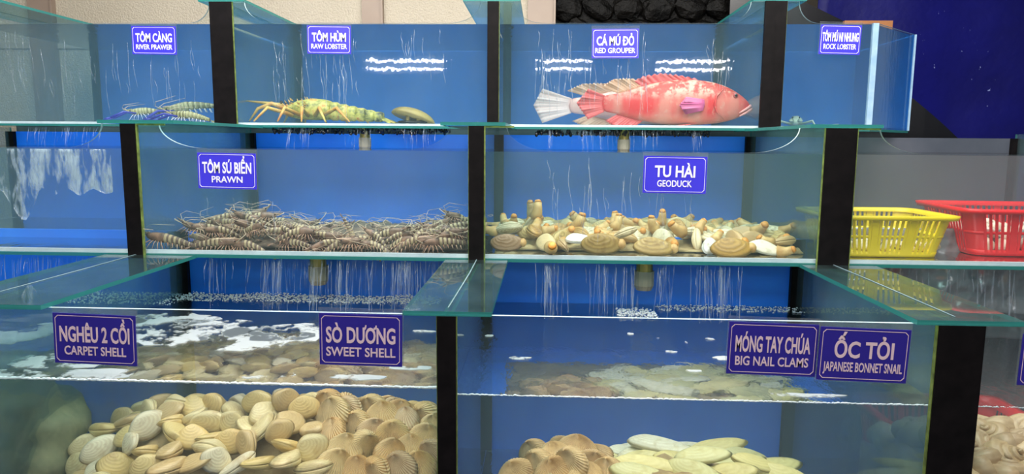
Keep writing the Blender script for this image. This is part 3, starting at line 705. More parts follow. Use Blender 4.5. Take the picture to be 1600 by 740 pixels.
# black mussels hanging under the rear tanks
for lb, px0, px1, sd in (('fringe of black mussels hanging under the lobster tank', 425, 700, 5), ('fringe of black mussels hanging under the grouper tank', 838, 1110, 6)):
    r = random.Random(sd); m = MB(); Y = 3.27; x0, x1 = X1(px0, Y, 205), X1(px1, Y, 205)
    for i in range(170):
        x = r.uniform(x0, x1); q = r.uniform(.006, .012)
        m.ell((x, Y+r.uniform(-.012, .05), T[3]['bot']-r.random()*.024), (q*.7, q*.7, q), 6, 4)
    tag(m.obj('mussel_fringe', 'mussel_black', None, True), lb, 'mussels', kind='stuff')

# ------------------------------------------------------------------ helpers for heaps of animals
ORD = 'first second third fourth fifth sixth seventh eighth ninth tenth eleventh twelfth thirteenth fourteenth fifteenth sixteenth seventeenth eighteenth nineteenth twentieth'.split()
def px_of(p):
    d = Vector((p.x, p.y, p.z-EYE)); q = d.dot(FW); return 800+F_PX*d.dot(RT)/q, 370-F_PX*d.dot(UP)/q
def label_series(items, group):                            # items: (object, base label); like ones are told apart by their order along the heap
    by = {}
    for o, b in items: by.setdefault(b, []).append(o)
    for b, L in by.items():
        L.sort(key=lambda o: px_of(o.location)[0]); n = len(L)
        for i, o in enumerate(L):
            if n == 1: s = b
            elif i == 0: s = b+', leftmost of its row'
            elif i == n-1: s = b+', rightmost of its row'
            elif i < 20: s = '%s, %s from the left' % (b, ORD[i])
            else: s = '%s, %s from the right' % (b, ORD[n-1-i])
            o['label'] = s; o['group'] = group
def paint(o, col):
    if o.type == 'MESH': o.color = (*col, 1)
    for c in KIDS2.get(o.name, []): paint(c, col)
KIDS2 = {}
def spawn(pr, loc, rot, scale=1., col=None, first=[set()]):
    if pr.name not in first[0]: first[0].add(pr.name); o = pr
    else:
        o = pr.copy(); COL.objects.link(o)
        for ch in KIDS[pr.name]:
            c = ch.copy(); COL.objects.link(c); c.parent = o
            for g in KIDS[ch.name]:
                d = g.copy(); COL.objects.link(d); d.parent = c; d.color = (*(col or (1, 1, 1)), 1)
            KIDS2.setdefault(o.name, []).append(c)
    o.location = loc; o.rotation_euler = rot; o.scale = (scale,)*3 if not hasattr(scale, '__len__') else scale
    if col:
        for c in (KIDS2.get(o.name) or KIDS[pr.name]): c.color = (*col, 1)
    return o
def interp(tab, x): return float(np.interp(x, [a for a, _ in tab], [b for _, b in tab]))
def poisson(n, x0, x1, y0, y1, dmin, seed, ok=None):
    r = random.Random(seed); P = []
    for _ in range(n*60):
        if len(P) >= n: break
        p = (r.uniform(x0, x1), r.uniform(y0, y1))
        if ok and not ok(*p): continue
        if all((p[0]-q[0])**2+(p[1]-q[1])**2 > dmin*dmin for q in P): P.append(p)
    return P

def valve(name, a, b, c, mat, n=28, rings=8, ribs=0, amp=.05, apex=(-.10, .50), up=1, gape=0., tri=.25, parent=None, steps=0.):
    m = MB(); ax, ay = apex[0]*a, apex[1]*b; rg = []
    for k in range(rings+1):
        rho = k/rings; row = []
        for i in range(n):
            th = 2*PI*i/n; s, co = math.sin(th), math.cos(th)
            rr = 1+(amp*.5*math.cos(ribs*th)*rho if ribs else 0)
            x = a*co*(1-tri*max(0, s)**2)*rr; y = b*s*rr
            z = c*(max(0, 1-rho**1.9))**.62*(1+(amp*math.cos(ribs*th) if ribs else 0))+.012*c
            z += steps*c*(math.sin(rho*26)*.5+.5)*(1-rho)*.6
            if k == 0: x = y = 0
            row.append((ax*(1-rho)+x*rho*1. if k else ax, ay*(1-rho)+y*rho if k else ay, z*up))
        rg.append(row)
    b0 = m.add([rg[0][0]])
    for row in rg[1:]: m.add(row)
    for i in range(n):
        j = (i+1) % n; q = (b0, b0+1+i, b0+1+j); uv = [(i/n, 0), (i/n, 1/rings), ((i+1)/n, 1/rings)]
        m.face(q if up > 0 else q[::-1], 0, uv if up > 0 else uv[::-1])
        for k in range(rings-1):
            p = b0+1+k*n; q = (p+i, p+n+i, p+n+j, p+j); u0, u1 = (k+1)/rings, (k+2)/rings
            uv = [(i/n, u0), (i/n, u1), ((i+1)/n, u1), ((i+1)/n, u0)]
            m.face(q if up > 0 else q[::-1], 0, uv if up > 0 else uv[::-1])
    p = b0+1+(rings-1)*n; m.face(range(p+n-1, p-1, -1) if up > 0 else range(p, p+n), 0, [(0, .5)]*n)
    o = m.obj(name, mat, parent, True)
    if gape: o.rotation_euler = (gape*up, 0, 0)
    return o
def bivalve(name, cat, a, b, c, mat, **kw):
    o = thing(name, (0, 0, 0), '', cat)
    valve('valve', a, b, c, mat, up=1, parent=o, **kw); valve('valve', a, b, c*.9, mat, up=-1, parent=o, **kw)
    return proto(o)
SHADE = {'cream': (.80, .68, .36), 'tan': (.62, .45, .21), 'honey': (.74, .53, .19), 'pale': (.88, .81, .58), 'ochre': (.70, .54, .20)}

# a mound under a layer of shells: the packed shells below them
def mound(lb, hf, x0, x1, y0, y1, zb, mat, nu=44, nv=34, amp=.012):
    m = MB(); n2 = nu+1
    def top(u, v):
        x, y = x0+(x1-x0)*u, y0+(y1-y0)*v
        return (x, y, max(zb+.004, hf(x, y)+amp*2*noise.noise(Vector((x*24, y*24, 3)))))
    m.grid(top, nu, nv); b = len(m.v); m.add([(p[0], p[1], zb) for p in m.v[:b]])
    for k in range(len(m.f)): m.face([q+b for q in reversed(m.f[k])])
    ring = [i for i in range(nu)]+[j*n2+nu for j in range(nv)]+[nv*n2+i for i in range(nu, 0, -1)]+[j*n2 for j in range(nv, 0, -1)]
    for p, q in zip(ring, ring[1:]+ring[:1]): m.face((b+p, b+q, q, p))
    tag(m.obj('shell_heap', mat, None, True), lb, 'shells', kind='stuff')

# ---- front left tank: carpet shells and sweet shells
carpet = [bivalve('carpet_shell', 'clam', .050, .037, .019, 'carpet_shell', apex=(-.34, .78)), bivalve('carpet_shell', 'clam', .046, .038, .020, 'carpet_shell', apex=(-.22, .80), tri=.35),
          bivalve('carpet_shell', 'clam', .055, .035, .018, 'carpet_shell', apex=(-.42, .72), tri=.15)]
cockle = bivalve('sweet_shell', 'cockle', .052, .049, .028, 'cockle_shell', n=136, rings=9, ribs=34, amp=.05, apex=(-.04, .72), tri=.18)
prof = [(-40, 800), (20, 765), (60, 735), (110, 705), (180, 680), (235, 662), (330, 668), (420, 646), (470, 655), (540, 672), (600, 668), (680, 685), (760, 690)]
def h_left(x, y):
    px = 848+x*F_PX/y; yy = interp(prof, px)
    z = -(yy+10-222)/F_PX*y
    if y < 2.0: z = -(yy+10-222)/F_PX*2.0-(2.0-y)*.27
    if y > 2.12: z -= (y-2.12)*.10
    return z+EYE
items = []; r = random.Random(5)
ck = lambda x, y: px_of(Vector((x, y, h_left(x, y))))[0] > 505 and y < 2.15
placed = []
for i, (x, y) in enumerate(poisson(290, -1.36, -.30, 1.745, 2.62, .053, 9, lambda x, y: 15 < 848+x*F_PX/y < 676)):
    z = h_left(x, y); isck = ck(x, y); row = 'against the front glass' if y < 1.83 else 'in the middle of the heap' if y < 2.08 else 'at the back of the heap'
    if isck:
        o = spawn(cockle, (x, y, z+.026), (r.uniform(.5, 1.5), r.uniform(-.4, .4), r.uniform(-.9, .9)), r.uniform(.95, 1.2), r.choice([(.66, .37, .11), (.74, .48, .17), (.56, .36, .19), (.72, .50, .20)]))
        items.append((o, 'ribbed orange sweet shell '+row))
    else:
        sh = r.choice(list(SHADE)); up = r.random()
        rot = (r.uniform(-.5, .9), r.uniform(-.5, .5), r.uniform(0, 6.28)) if up < .62 else (r.uniform(.9, 1.6), r.uniform(-.5, .5), r.uniform(-.8, .8))
        o = spawn(r.choice(carpet), (x, y, z+(.016 if up < .62 else .026)), rot, r.uniform(.9, 1.18), SHADE[sh])
        items.append((o, '%s carpet shell %s' % ({'pale': 'pale whitish'}.get(sh, sh), row)))
label_series(items, 'carpet shells and sweet shells in the front tank')
mound('packed carpet shells deep in the heap', lambda x, y: h_left(x, y)-.026-max(0, 1.9-y)*.5, -1.44, -.26, 1.78, 2.72, T[1]['flo']+.001, 'heap_shells')
# mossy rock at the far end
o = MB().ell((0, 0, .2), (.21, .20, .19), 40, 26, 0, lambda d: 1+.22*noise.noise(Vector(d)*2.2)+.09*noise.noise(Vector(d)*6)).obj('rock', 'mossy_rock', None, True)
p = at(8, 700, 1.96); o.location = (p.x+.0, 1.96, T[1]['flo']+.10); o.scale = (1, 1, 1.15)
tag(o, 'dark mossy boulder beside the carpet shell heap', 'rock')
o2 = MB().ell((0, 0, .06), (.26, .22, .06), 16, 8, 0, lambda d: 1+.1*noise.noise(Vector(d)*2)).obj('rock', 'mossy_rock', None, True); o2.location = (p.x, 1.96, T[1]['flo']+.002)
tag(o2, 'flat mossy stone lying under the dark boulder', 'rock')

# ---- front middle tank: ark shells and big nail clams
ark = bivalve('ark_shell', 'clam', .056, .044, .027, 'ark_shell', n=136, rings=9, ribs=34, amp=.05, apex=(-.12, .66), tri=.2)
nail = [bivalve('nail_clam', 'clam', .092, .031, .019, 'nail_clam', apex=(-.45, .55), tri=.05, n=34), bivalve('nail_clam', 'clam', .080, .034, .018, 'nail_clam', apex=(-.35, .5), tri=.08, n=34)]
prof2 = [(740, 820), (790, 775), (820, 738), (860, 716), (905, 720), (935, 735), (965, 728), (1040, 715), (1100, 716), (1155, 722), (1200, 742), (1245, 765), (1300, 820), (1400, 900)]
def h_mid(x, y):
    yy = interp(prof2, 848+x*F_PX/y); z = -(yy-222)/F_PX*y
    if y < 1.96: z -= (1.96-y)**1.2*.33
    if y > 2.3: z -= (y-2.3)*.4
    return max(z+EYE, T[1]['flo']+.004)
arks = [(808, 742, 1.84), (842, 728, 1.86), (868, 712, 1.90), (893, 724, 1.82), (902, 706, 1.96), (928, 729, 1.90), (950, 742, 1.84), (868, 742, 1.80), (915, 745, 1.80), (880, 704, 2.03), (835, 712, 2.03), (930, 716, 2.06)]
items = []
for px, py, y in arks:
    p = at(px, py, y); o = spawn(ark, p, (r.uniform(.3, 1.4), r.uniform(-.4, .4), r.uniform(-1, 1)), r.uniform(1., 1.22), r.choice([(.64, .40, .16), (.74, .50, .22), (.58, .36, .15)]))
    items.append((o, 'brown ribbed ark shell %s' % ('against the front glass' if y < 1.83 else 'in the middle of the pile' if y < 1.95 else 'at the back of the pile')))
for i, (px, y) in enumerate(((815, 2.12), (860, 2.16), (905, 2.14), (945, 2.18), (838, 2.24), (885, 2.26), (930, 2.28))):
    p = at(px, interp(prof2, px)+5, y); o = spawn(ark, p, (r.uniform(.1, .9), r.uniform(-.4, .4), r.uniform(-1, 1)), r.uniform(1., 1.2), r.choice([(.64, .40, .16), (.74, .50, .22), (.58, .36, .15)]))
    items.append((o, 'brown ribbed ark shell seen only through the water surface'))
label_series(items, 'ark shells in the front tank')
items = []
nails = [(1033, 697, 2.08, 0, .1), (1098, 712, 1.90, -12, .2), (1008, 728, 1.86, -4, .3), (1085, 738, 1.82, 5, .5), (1010, 745, 1.80, 8, .2), (1140, 740, 1.84, -20, .3), (1190, 728, 1.92, 16, .1), (1225, 744, 1.90, 10, .2),
         (960, 736, 1.95, 20, .1), (1060, 718, 2.0, 10, .1), (1120, 700, 2.12, -8, 0), (1165, 715, 2.1, 12, .1), (990, 710, 2.15, 14, 0), (1065, 702, 2.2, -5, 0), (1010, 716, 2.05, -14, .1), (1210, 730, 2.1, -6, 0), (1150, 725, 2.0, -10, .2), (1045, 712, 2.3, 6, 0), (1110, 715, 2.3, 20, 0)]
for k, (px, py, y, tilt, roll) in enumerate(nails):
    p = at(px, py, y); nm, c = r.choice([('yellow', (.72, .62, .24)), ('pale', (.84, .80, .60)), ('yellow green', (.66, .62, .28))])
    o = spawn(nail[k % 2], p, (roll+r.uniform(-.1, .25), math.radians(tilt), r.uniform(-.5, .5)), r.uniform(1., 1.18), c)
    items.append((o, '%s big nail clam %s' % (nm, 'against the front glass' if y < 1.87 else 'in the middle of the pile' if y < 2.06 else 'at the back of the pile')))
for i, (x, y) in enumerate(poisson(26, .22, .80, 2.08, 2.42, .075, 31)):
    px = 848+x*F_PX/y; nm, c = r.choice([('yellow', (.72, .62, .24)), ('pale', (.84, .80, .60)), ('yellow green', (.66, .62, .28))])
    o = spawn(nail[i % 2], (x, y, max(EYE-(interp(prof2, px)+4-222)/F_PX*y, T[1]['flo']+.02)), (r.uniform(-.2, .3), r.uniform(-.15, .15), r.uniform(-.6, .6)), r.uniform(1., 1.15), c)
    items.append((o, '%s big nail clam seen only through the water surface' % nm))
label_series(items, 'big nail clams in the front tank')
mound('packed clams deep under the nail clams and ark shells', lambda x, y: h_mid(x, y)-.03, -.12, .80, 1.74, 2.62, T[1]['flo']+.001, 'heap_shells')

# ---- snails and a red basket in the tank on the far side of the wide post
def snail():
    o = thing('bonnet_snail', (0, 0, 0), '', 'snail'); m = MB(); rings = []; N = 46
    for k in range(N):
        a = k/(N-1)*2*PI*3.2; u = k/(N-1); R_ = .004+.030*u**1.5; rr = .004+.022*u**1.4
        cx, cy_, cz = R_*math.cos(a), R_*math.sin(a), .05*(1-u)**1.0
        ax_ = Vector((math.cos(a), math.sin(a), 0))
        rings.append([Vector((cx, cy_, cz))+ax_*(rr*math.cos(t))+Vector((0, 0, 1))*(rr*1.15*math.sin(t)) for t in np.linspace(0, 2*PI, 10, endpoint=False)])
    m.loft(rings).obj('shell', 'snail_shell', o, True)
    MB().ell((.036, -.006, -.004), (.013, .012, .02), 10, 6).obj('foot', 'siphon_flesh', o, True)
    return proto(o)
sn = snail(); items = []
for i, (x, y) in enumerate(poisson(48, 1.06, 1.45, 1.75, 2.2, .05, 4)):
    z = EYE-.82-(1.95-y)*.12 if y < 1.95 else EYE-.82-(y-1.95)*.42
    z -= max(0, 1.12-x)*.3
    o = spawn(sn, (x, y, z+.012), (r.uniform(-.9, .9), r.uniform(-.9, .9), r.uniform(0, 6.28)), r.uniform(1., 1.3), r.choice([(.50, .34, .18), (.62, .45, .26), (.44, .30, .17)]))
    items.append((o, 'brown bonnet snail %s' % ('against the front glass' if y < 1.85 else 'behind the front snails' if y < 2.02 else 'near the red basket')))
label_series(items, 'bonnet snails in the front tank')
mound('packed brown snails deep in the heap', lambda x, y: EYE-.84-(abs(1.95-y)*(.12 if y < 1.95 else .42)), 1.03, 1.6, 1.73, 2.22, T[1]['flo']+.001, 'heap_brown')

def basket(loc, L, W, H, mat, lb, rotz=0, nb=22):
    o = thing('basket', loc, lb, 'basket', 'plastic baskets', (0, 0, rotz)); s = .82
    def ringp(k, inset=0.):                                # rounded rectangle at height fraction k
        f = s+(1-s)*k; a, b = L/2*f-inset, W/2*f-inset; c = min(a, b)*.28; pts = []
        for qx, qy, t0 in ((1, 1, 0), (-1, 1, PI/2), (-1, -1, PI), (1, -1, 1.5*PI)):
            for t in np.linspace(t0, t0+PI/2, 6): pts.append((qx*(a-c)+c*math.cos(t), qy*(b-c)+c*math.sin(t)))
        return pts
    def band(nm, k0, k1, out, th=.004):
        m = MB(); rings = []
        for k, e in ((k0, -th), (k1, -th), (k1, out), (k0, out)): rings.append([(x*(1+e*2/L*2), y*(1+e*2/W*2), H*k) for x, y in ringp(k)])
        m.loft(rings+[rings[0]], cap=False); return m.obj(nm, mat, o, True)
    band('rim', .90, 1., .010); band('base_band', .0, .12, .001); band('middle_band', .46, .52, .0005)
    m = MB(); pts = ringp(.06); b = m.add([(x, y, .002) for x, y in pts]+[(x, y, .008) for x, y in pts]); n = len(pts)
    m.face(range(b+n-1, b-1, -1)); m.face(range(b+n, b+2*n))
    for i in range(n): m.face((b+i, b+(i+1) % n, b+n+(i+1) % n, b+n+i))
    m.obj('base', mat, o)
    m = MB()
    def bar(x0, y0, x1, y1, wx_, wy_):
        b = m.add([(x0-wx_, y0-wy_, H*.05), (x0+wx_, y0-wy_, H*.05), (x0+wx_, y0+wy_, H*.05), (x0-wx_, y0+wy_, H*.05), (x1-wx_, y1-wy_, H*.95), (x1+wx_, y1-wy_, H*.95), (x1+wx_, y1+wy_, H*.95), (x1-wx_, y1+wy_, H*.95)])
        for q in ((0, 3, 2, 1), (4, 5, 6, 7), (0, 1, 5, 4), (2, 3, 7, 6), (3, 0, 4, 7), (1, 2, 6, 5)): m.face([b+i for i in q])
    f0, f1 = s+(1-s)*.05, s+(1-s)*.95
    for i in range(nb):
        u = (i+.5)/nb*2-1
        if abs(u) < .84:
            wb = .0045 if i % 7 else .012
            for sy in (-1, 1): bar(u*L/2*f0, sy*W/2*f0, u*L/2*f1, sy*W/2*f1, wb, .002)
    for i in range(int(nb*W/L)):
        u = (i+.5)/int(nb*W/L)*2-1
        if abs(u) < .76:
            for sx in (-1, 1): bar(sx*L/2*f0, u*W/2*f0, sx*L/2*f1, u*W/2*f1, .002, .0045)
    tag(m.obj('wall_bars', mat, o), kind='stuff')
    m = MB()                                               # solid rounded corners
    for c0 in range(4):
        ids = range(c0*6, c0*6+6); r0, r1 = ringp(.03), ringp(.97)
        for e, rev in ((1., 0), (.985, 1)):
            b = m.add([(r0[i][0]*e, r0[i][1]*e, H*.03) for i in ids]+[(r1[i][0]*e, r1[i][1]*e, H*.97) for i in ids])
            for i in range(5): q = (b+i, b+i+1, b+7+i, b+6+i); m.face(q if not rev else q[::-1])
    m.obj('corner', mat, o, True)
    return o
fl2 = T[2]['flo']
p = at(1395, 395, 2.66); basket((p.x-.065, 2.70, fl2), .43, .34, .150, 'yellow_plastic', 'yellow plastic basket with slotted walls in the middle tank', .02)
p = at(1580, 395, 2.70); basket((p.x+.06, 2.78, fl2), .56, .40, .172, 'red_plastic', 'red plastic basket of pale shells in the middle tank', -.06, 26)
basket((1.42, 2.45, T[1]['flo']), .50, .30, .33, 'red_plastic', 'red plastic basket behind the brown snails in the front tank', 0, 22)
wsh = bivalve('pale_shell', 'clam', .034, .026, .014, 'pale_shell'); items = []
for i, (x, y) in enumerate(poisson(34, p.x-.13, p.x+.26, 2.65, 2.90, .052, 6)):
    for lv in (0, 1):
        o = spawn(wsh, (x+.02*lv, y+.015*lv, fl2+.028+.045*lv+r.random()*.01), (r.uniform(-1, 1), r.uniform(-1, 1), r.uniform(0, 6)), 1, r.choice([(.82, .76, .62), (.72, .64, .50), (.86, .82, .74)]))
        items.append((o, 'pale shell in the red basket, %s layer, %s' % (('lower', 'upper')[lv], 'near its front' if y < 2.74 else 'in its middle' if y < 2.82 else 'near its back')))
p = at(1395, 395, 2.66)
for i, (x, y) in enumerate(poisson(18, p.x-.14, p.x+.14, 2.62, 2.8, .055, 8)):
    o = spawn(wsh, (x, y, fl2+.028), (r.uniform(-1, 1), r.uniform(-1, 1), r.uniform(0, 6)), 1, (.66, .56, .34))
    items.append((o, 'tan shell on the bottom of the yellow basket, %s' % ('near its front' if y < 2.7 else 'near its back')))
label_series(items, 'shells in the plastic baskets')

# ---- geoducks
def geoduck(mat_a, siph=True, L=.085):
    o = thing('geoduck', (0, 0, 0), '', 'geoduck')
    valve('valve', L, L*.52, L*.30, mat_a, up=1, parent=o, n=32, rings=11, apex=(-.30, .72), tri=.08, steps=.025); valve('valve', L, L*.52, L*.28, mat_a, up=-1, parent=o, n=32, rings=11, apex=(-.30, .72), tri=.08, steps=.025)
    if siph:
        pts = [(L*.66, 0, 0), (L*.95, .0, .004), (L*1.25, 0, .016), (L*1.48, 0, .034)]
        s_ = MB().tube(pts, [L*.36, L*.33, L*.26, L*.23], 12).obj('siphon', 'siphon_flesh', o, True)
        MB().tube([pts[3], (L*1.57, 0, .044)], [L*.235, L*.16], 12).obj('siphon_tip', 'siphon_tip', s_, True)
    else: MB().ell((L*.93, 0, 0), (L*.22, L*.26, L*.2), 10, 7, 0, lambda d: 1+.2*noise.noise(Vector(d)*3)).obj('siphon', 'siphon_flesh', o, True)
    return proto(o)
gA, gB, gC = geoduck('geoduck_shell'), geoduck('geoduck_shell', False), geoduck('pale_shell')
def lay(px, py, y, pr, rot, sc=1., col=(.60, .42, .18)): return spawn(pr, at(px, py, y), rot, sc, col)
D2 = math.radians
for px, py, y, pr, rot, sc, col, lb in (
    (792, 379, 2.545, gB, (D2(68), 0, D2(8)), .74, (.32, .20, .12), 'brown purple geoduck shell lying in the corner by the black post'),
    (940, 381, 2.535, gB, (D2(72), 0, D2(2)), .90, (.44, .28, .07), 'large ridged brown geoduck shell against the front glass'),
    (853, 380, 2.57, gC, (D2(30), D2(10), D2(-70)), .8, (.78, .56, .26), 'honey coloured geoduck with a wrinkled dark siphon pointing at the glass'),
    (1022, 387, 2.535, gB, (D2(38), D2(2), D2(6)), .92, (.50, .33, .09), 'flat tan geoduck shell beside the large ridged brown one'),
    (1143, 388, 2.535, gB, (D2(48), D2(-3), D2(3)), .92, (.54, .31, .06), 'orange brown geoduck shell with a dark end, nearest the wide post'),
    (975, 365, 2.60, gA, (D2(20), D2(24), D2(172)), .62, (.80, .66, .40), 'geoduck raising its orange tipped siphon over the large ridged shell'),
    (905, 374, 2.60, gC, (D2(15), 0, D2(20)), .66, (.86, .84, .80), 'white shelled geoduck behind the honey coloured one'),
    (1110, 384, 2.60, gC, (D2(40), D2(-20), D2(60)), .66, (.86, .84, .80), 'white shelled geoduck tucked behind the orange brown shell'),
    (1195, 388, 2.57, gC, (D2(30), D2(12), D2(-10)), .72, (.82, .74, .56), 'cream geoduck lying beyond the orange brown shell'),
    (1090, 374, 2.66, gC, (D2(70), D2(-40), D2(80)), .7, (.80, .62, .34), 'yellow geoduck leaning upright behind the white shelled one'),
    (880, 384, 2.56, gA, (D2(50), 0, D2(100)), .6, (.66, .46, .24), 'small brown geoduck squeezed between the honey and the ridged one')):
    o = lay(px, py, y, pr, rot, sc, col); o['label'] = lb; o['group'] = 'geoducks in the middle tank'
profg = [(765, 345), (800, 335), (840, 345), (900, 350), (960, 345), (1020, 360), (1060, 335), (1085, 340), (1130, 360), (1210, 358), (1250, 368), (1290, 385)]
items = []
for i, (x, y) in enumerate(poisson(74, -.16, .93, 2.66, 3.2, .075, 15)):
    px = 848+x*F_PX/y; py = interp(profg, px)+12+r.uniform(0, 22); z = max(fl2+.035, EYE-(py-222)/F_PX*y)
    if y < 2.78: z = min(z, fl2+.06)
    pr = r.choice([gA, gA, gC]); sh, c = r.choice([('yellow', (.72, .52, .20)), ('orange brown', (.56, .31, .08)), ('pale', (.82, .72, .48))])
    upd = r.random()
    rot = (r.uniform(-.6, .6), r.uniform(-1.15, -.5), r.uniform(0, 6.28)) if upd < .12 else (r.uniform(0, 1.2), r.uniform(-.3, .3), r.uniform(0, 6.28))
    o = spawn(pr, (x, y, z), rot, r.uniform(.66, .85), c)
    items.append((o, '%s geoduck %s' % (sh, 'in the second row' if y < 2.80 else 'in the middle of the heap' if y < 3.0 else 'at the hazy back of the heap')))
label_series(items, 'geoducks in the middle tank')
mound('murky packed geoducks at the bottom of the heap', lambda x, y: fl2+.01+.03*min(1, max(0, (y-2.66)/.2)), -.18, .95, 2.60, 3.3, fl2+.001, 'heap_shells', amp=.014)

# ---- prawns
def prawn(nm, cat, bodymat, headmat, L=.19, claws=False, curl=.5):
    o = thing(nm, (0, 0, 0), '', cat)
    def path(u):                                           # u 0 head .. 1 tail; x forward
        x = L*(.45-u*.86); z = -curl*.20*L*max(0, u-.35)**1.6*2.2+.05*L
        return Vector((x, 0, z))
    def sect(us, rs, seg=0):
        rings = []
        for u, q in zip(us, rs):
            c = path(u); rings.append([c+Vector((0, q*.72*math.cos(t), q*math.sin(t))) for t in np.linspace(0, 2*PI, 12, endpoint=False)])
        return rings
    R0 = L*.075
    hd = MB().loft(sect([.0, .03, .10, .2, .3, .36], [R0*.3, R0*.6, R0*.9, R0*1.05, R0*1.08, R0*1.0])).obj('carapace', headmat, o, True)
    MB().tube([path(.06)+Vector((0, 0, R0*.6)), path(-.06)+Vector((0, 0, R0*.55)), path(-.16)+Vector((0, 0, R0*.95))], [R0*.22, R0*.16, R0*.03], 5, 0, 1.8).obj('rostrum', headmat, hd)
    for sy in (-1, 1): MB().ell(path(.02)+Vector((0, sy*R0*.55, R0*.35)), (R0*.2,)*3, 8, 6).obj('eye', 'eye_dark', hd, True)
    us, rs = [], []
    for k in range(6):
        a = .34+k*.095; q = R0*(1.02-.095*k)
        us += [a, a+.02, a+.075, a+.094]; rs += [q*.93, q*1.03, q*1.02, q*.9]
    MB().loft(sect(us, rs)).obj('abdomen', bodymat, o, True)
    m = MB()
    for k, an in enumerate((-.9, -.45, 0, .45, .9)):
        d = Vector((-math.cos(an*.8), math.sin(an*.8), -.25-.1*abs(an))); c = path(.93)+d*L*.085
        ro = d.to_track_quat('X', 'Z').to_matrix(); m.ell(c, (L*.085, L*.026, L*.006), 8, 4, 0, None, ro)
    m.obj('tail_fan', headmat, o, True)
    m = MB()
    for k in range(5):
        for sy in (-1, 1):
            a = path(.10+.05*k)+Vector((0, sy*R0*.5, -R0*.7)); m.tube([a, a+Vector((.02*L*(2-k), sy*.06*L, -.035*L)), a+Vector((.05*L*(2.2-k), sy*.09*L, -.13*L))], [L*.009, L*.007, L*.004], 4)
    for k in range(5):
        for sy in (-1, 1):
            a = path(.42+.09*k)+Vector((0, sy*R0*.4, -R0*.7)); m.tube([a, a+Vector((-.015*L, sy*.02*L, -.07*L))], [L*.013, L*.006], 4, 0, .5)
    tag(m.obj('legs', 'prawn_leg' if not claws else 'pale_leg', o, True), kind='stuff')
    for sy in (-1, 1):
        a = path(0)+Vector((0, sy*R0*.35, 0))
        MB().tube([a, a+Vector((.12*L, sy*.10*L, .10*L)), a+Vector((.06*L, sy*.22*L, .15*L)), a+Vector((-.28*L, sy*.30*L, .17*L))], [L*.008, L*.006, L*.005, L*.002], 4).obj('antenna', 'antenna_pale', o)
    if claws:
        for sy in (-1, 1):
            a = path(.15)+Vector((0, sy*R0*.6, -R0*.5))
            cl = MB().tube([a, a+Vector((.22*L, sy*.12*L, .05*L)), a+Vector((.50*L, sy*.10*L, -.05*L))], [L*.016, L*.022, L*.026], 7).obj('claw_arm', 'claw_blue', o, True)
            for dz in (-.012, .012): MB().tube([a+Vector((.50*L, sy*.10*L, -.05*L)), a+Vector((.60*L, sy*.10*L, -.07*L+dz*L)), a+Vector((.68*L, sy*.08*L, -.09*L))], [L*.014, L*.012, L*.002], 6).obj('finger', 'claw_blue', cl, True)
    return proto(o)
pA, pB = prawn('tiger_prawn', 'prawn', 'prawn_banded', 'prawn_head', .20, curl=.45), prawn('tiger_prawn', 'prawn', 'prawn_banded', 'prawn_head', .19, curl=1.5)
FL = D2(180)
for px, py, y, pr, rot, sc, lb in (
    (272, 378, 2.525, pA, (0, D2(-6), FL), 1.15, 'dark prawn pointing its head at the black post, nearest the corner'),
    (330, 382, 2.52, pA, (D2(10), 0, D2(4)), 1.05, 'reddish brown prawn lying along the front glass'),
    (395, 384, 2.53, pB, (0, D2(4), FL), 1.0, 'brown prawn with pale bands flat on the tank bottom'),
    (528, 381, 2.52, pB, (0, 0, D2(12)), .98, 'dark prawn with white bands curled beside the upright one'),
    (640, 378, 2.525, pB, (0, 0, D2(3)), 1.02, 'prawn with broad cream bands arching at the front glass'),
    (700, 380, 2.53, pA, (0, D2(5), FL+.2), 1.0, 'prawn with orange legs near the geoduck side post'),
    (545, 360, 2.62, pA, (0, D2(74), D2(20)), .72, 'striped prawn standing upright on its head'),
    (465, 382, 2.56, pA, (0, 0, FL-.3), .95, 'grey brown prawn between the flat one and the curled one'),
    (360, 350, 2.66, pA, (0, D2(8), D2(160)), 1.0, 'yellow banded prawn on top of the heap under the PRAWN sign'),
    (590, 384, 2.55, pB, (D2(30), 0, D2(185)), .9, 'pale brown prawn lying between the two cream banded ones'),
    (735-22, 362, 2.58, pA, (0, D2(14), D2(30)), .9, 'brown prawn climbing the pile against the narrow post')):
    o = spawn(pr, at(px, py, y), rot, sc); o['label'] = lb; o['group'] = 'striped prawns in the middle tank'
profp = [(225, 372), (260, 362), (300, 348), (330, 332), (400, 330), (430, 336), (480, 352), (520, 366), (560, 362), (640, 352), (700, 336), (745, 325)]
items = []
for i, (x, y) in enumerate(poisson(120, -1.34, -.30, 2.56, 2.98, .052, 21)):
    px = 848+x*F_PX/y; py = interp(profp, px)+14+r.uniform(0, 16); z = max(fl2+.022, EYE-(py-222)/F_PX*y)
    if y < 2.64: z = min(z, fl2+.06)
    o = spawn(r.choice([pA, pB]), (x, y, z), (r.uniform(-.5, .5), r.uniform(-.4, .4), r.choice([0, PI])+r.uniform(-.8, .8)), r.uniform(.85, 1.05))
    items.append((o, 'striped brown prawn %s' % ('in the second row' if y < 2.68 else 'in the middle of the heap' if y < 2.84 else 'at the hazy back of the heap')))
label_series(items, 'striped prawns in the middle tank')
mound('murky packed prawns at the bottom of the heap', lambda x, y: fl2+.008+max(0., .022+.02*math.cos((x+.75)*5))*min(1, max(0, (y-2.6)/.15)), -1.36, -.28, 2.56, 3.0, fl2+.001, 'heap_prawn', amp=.012)

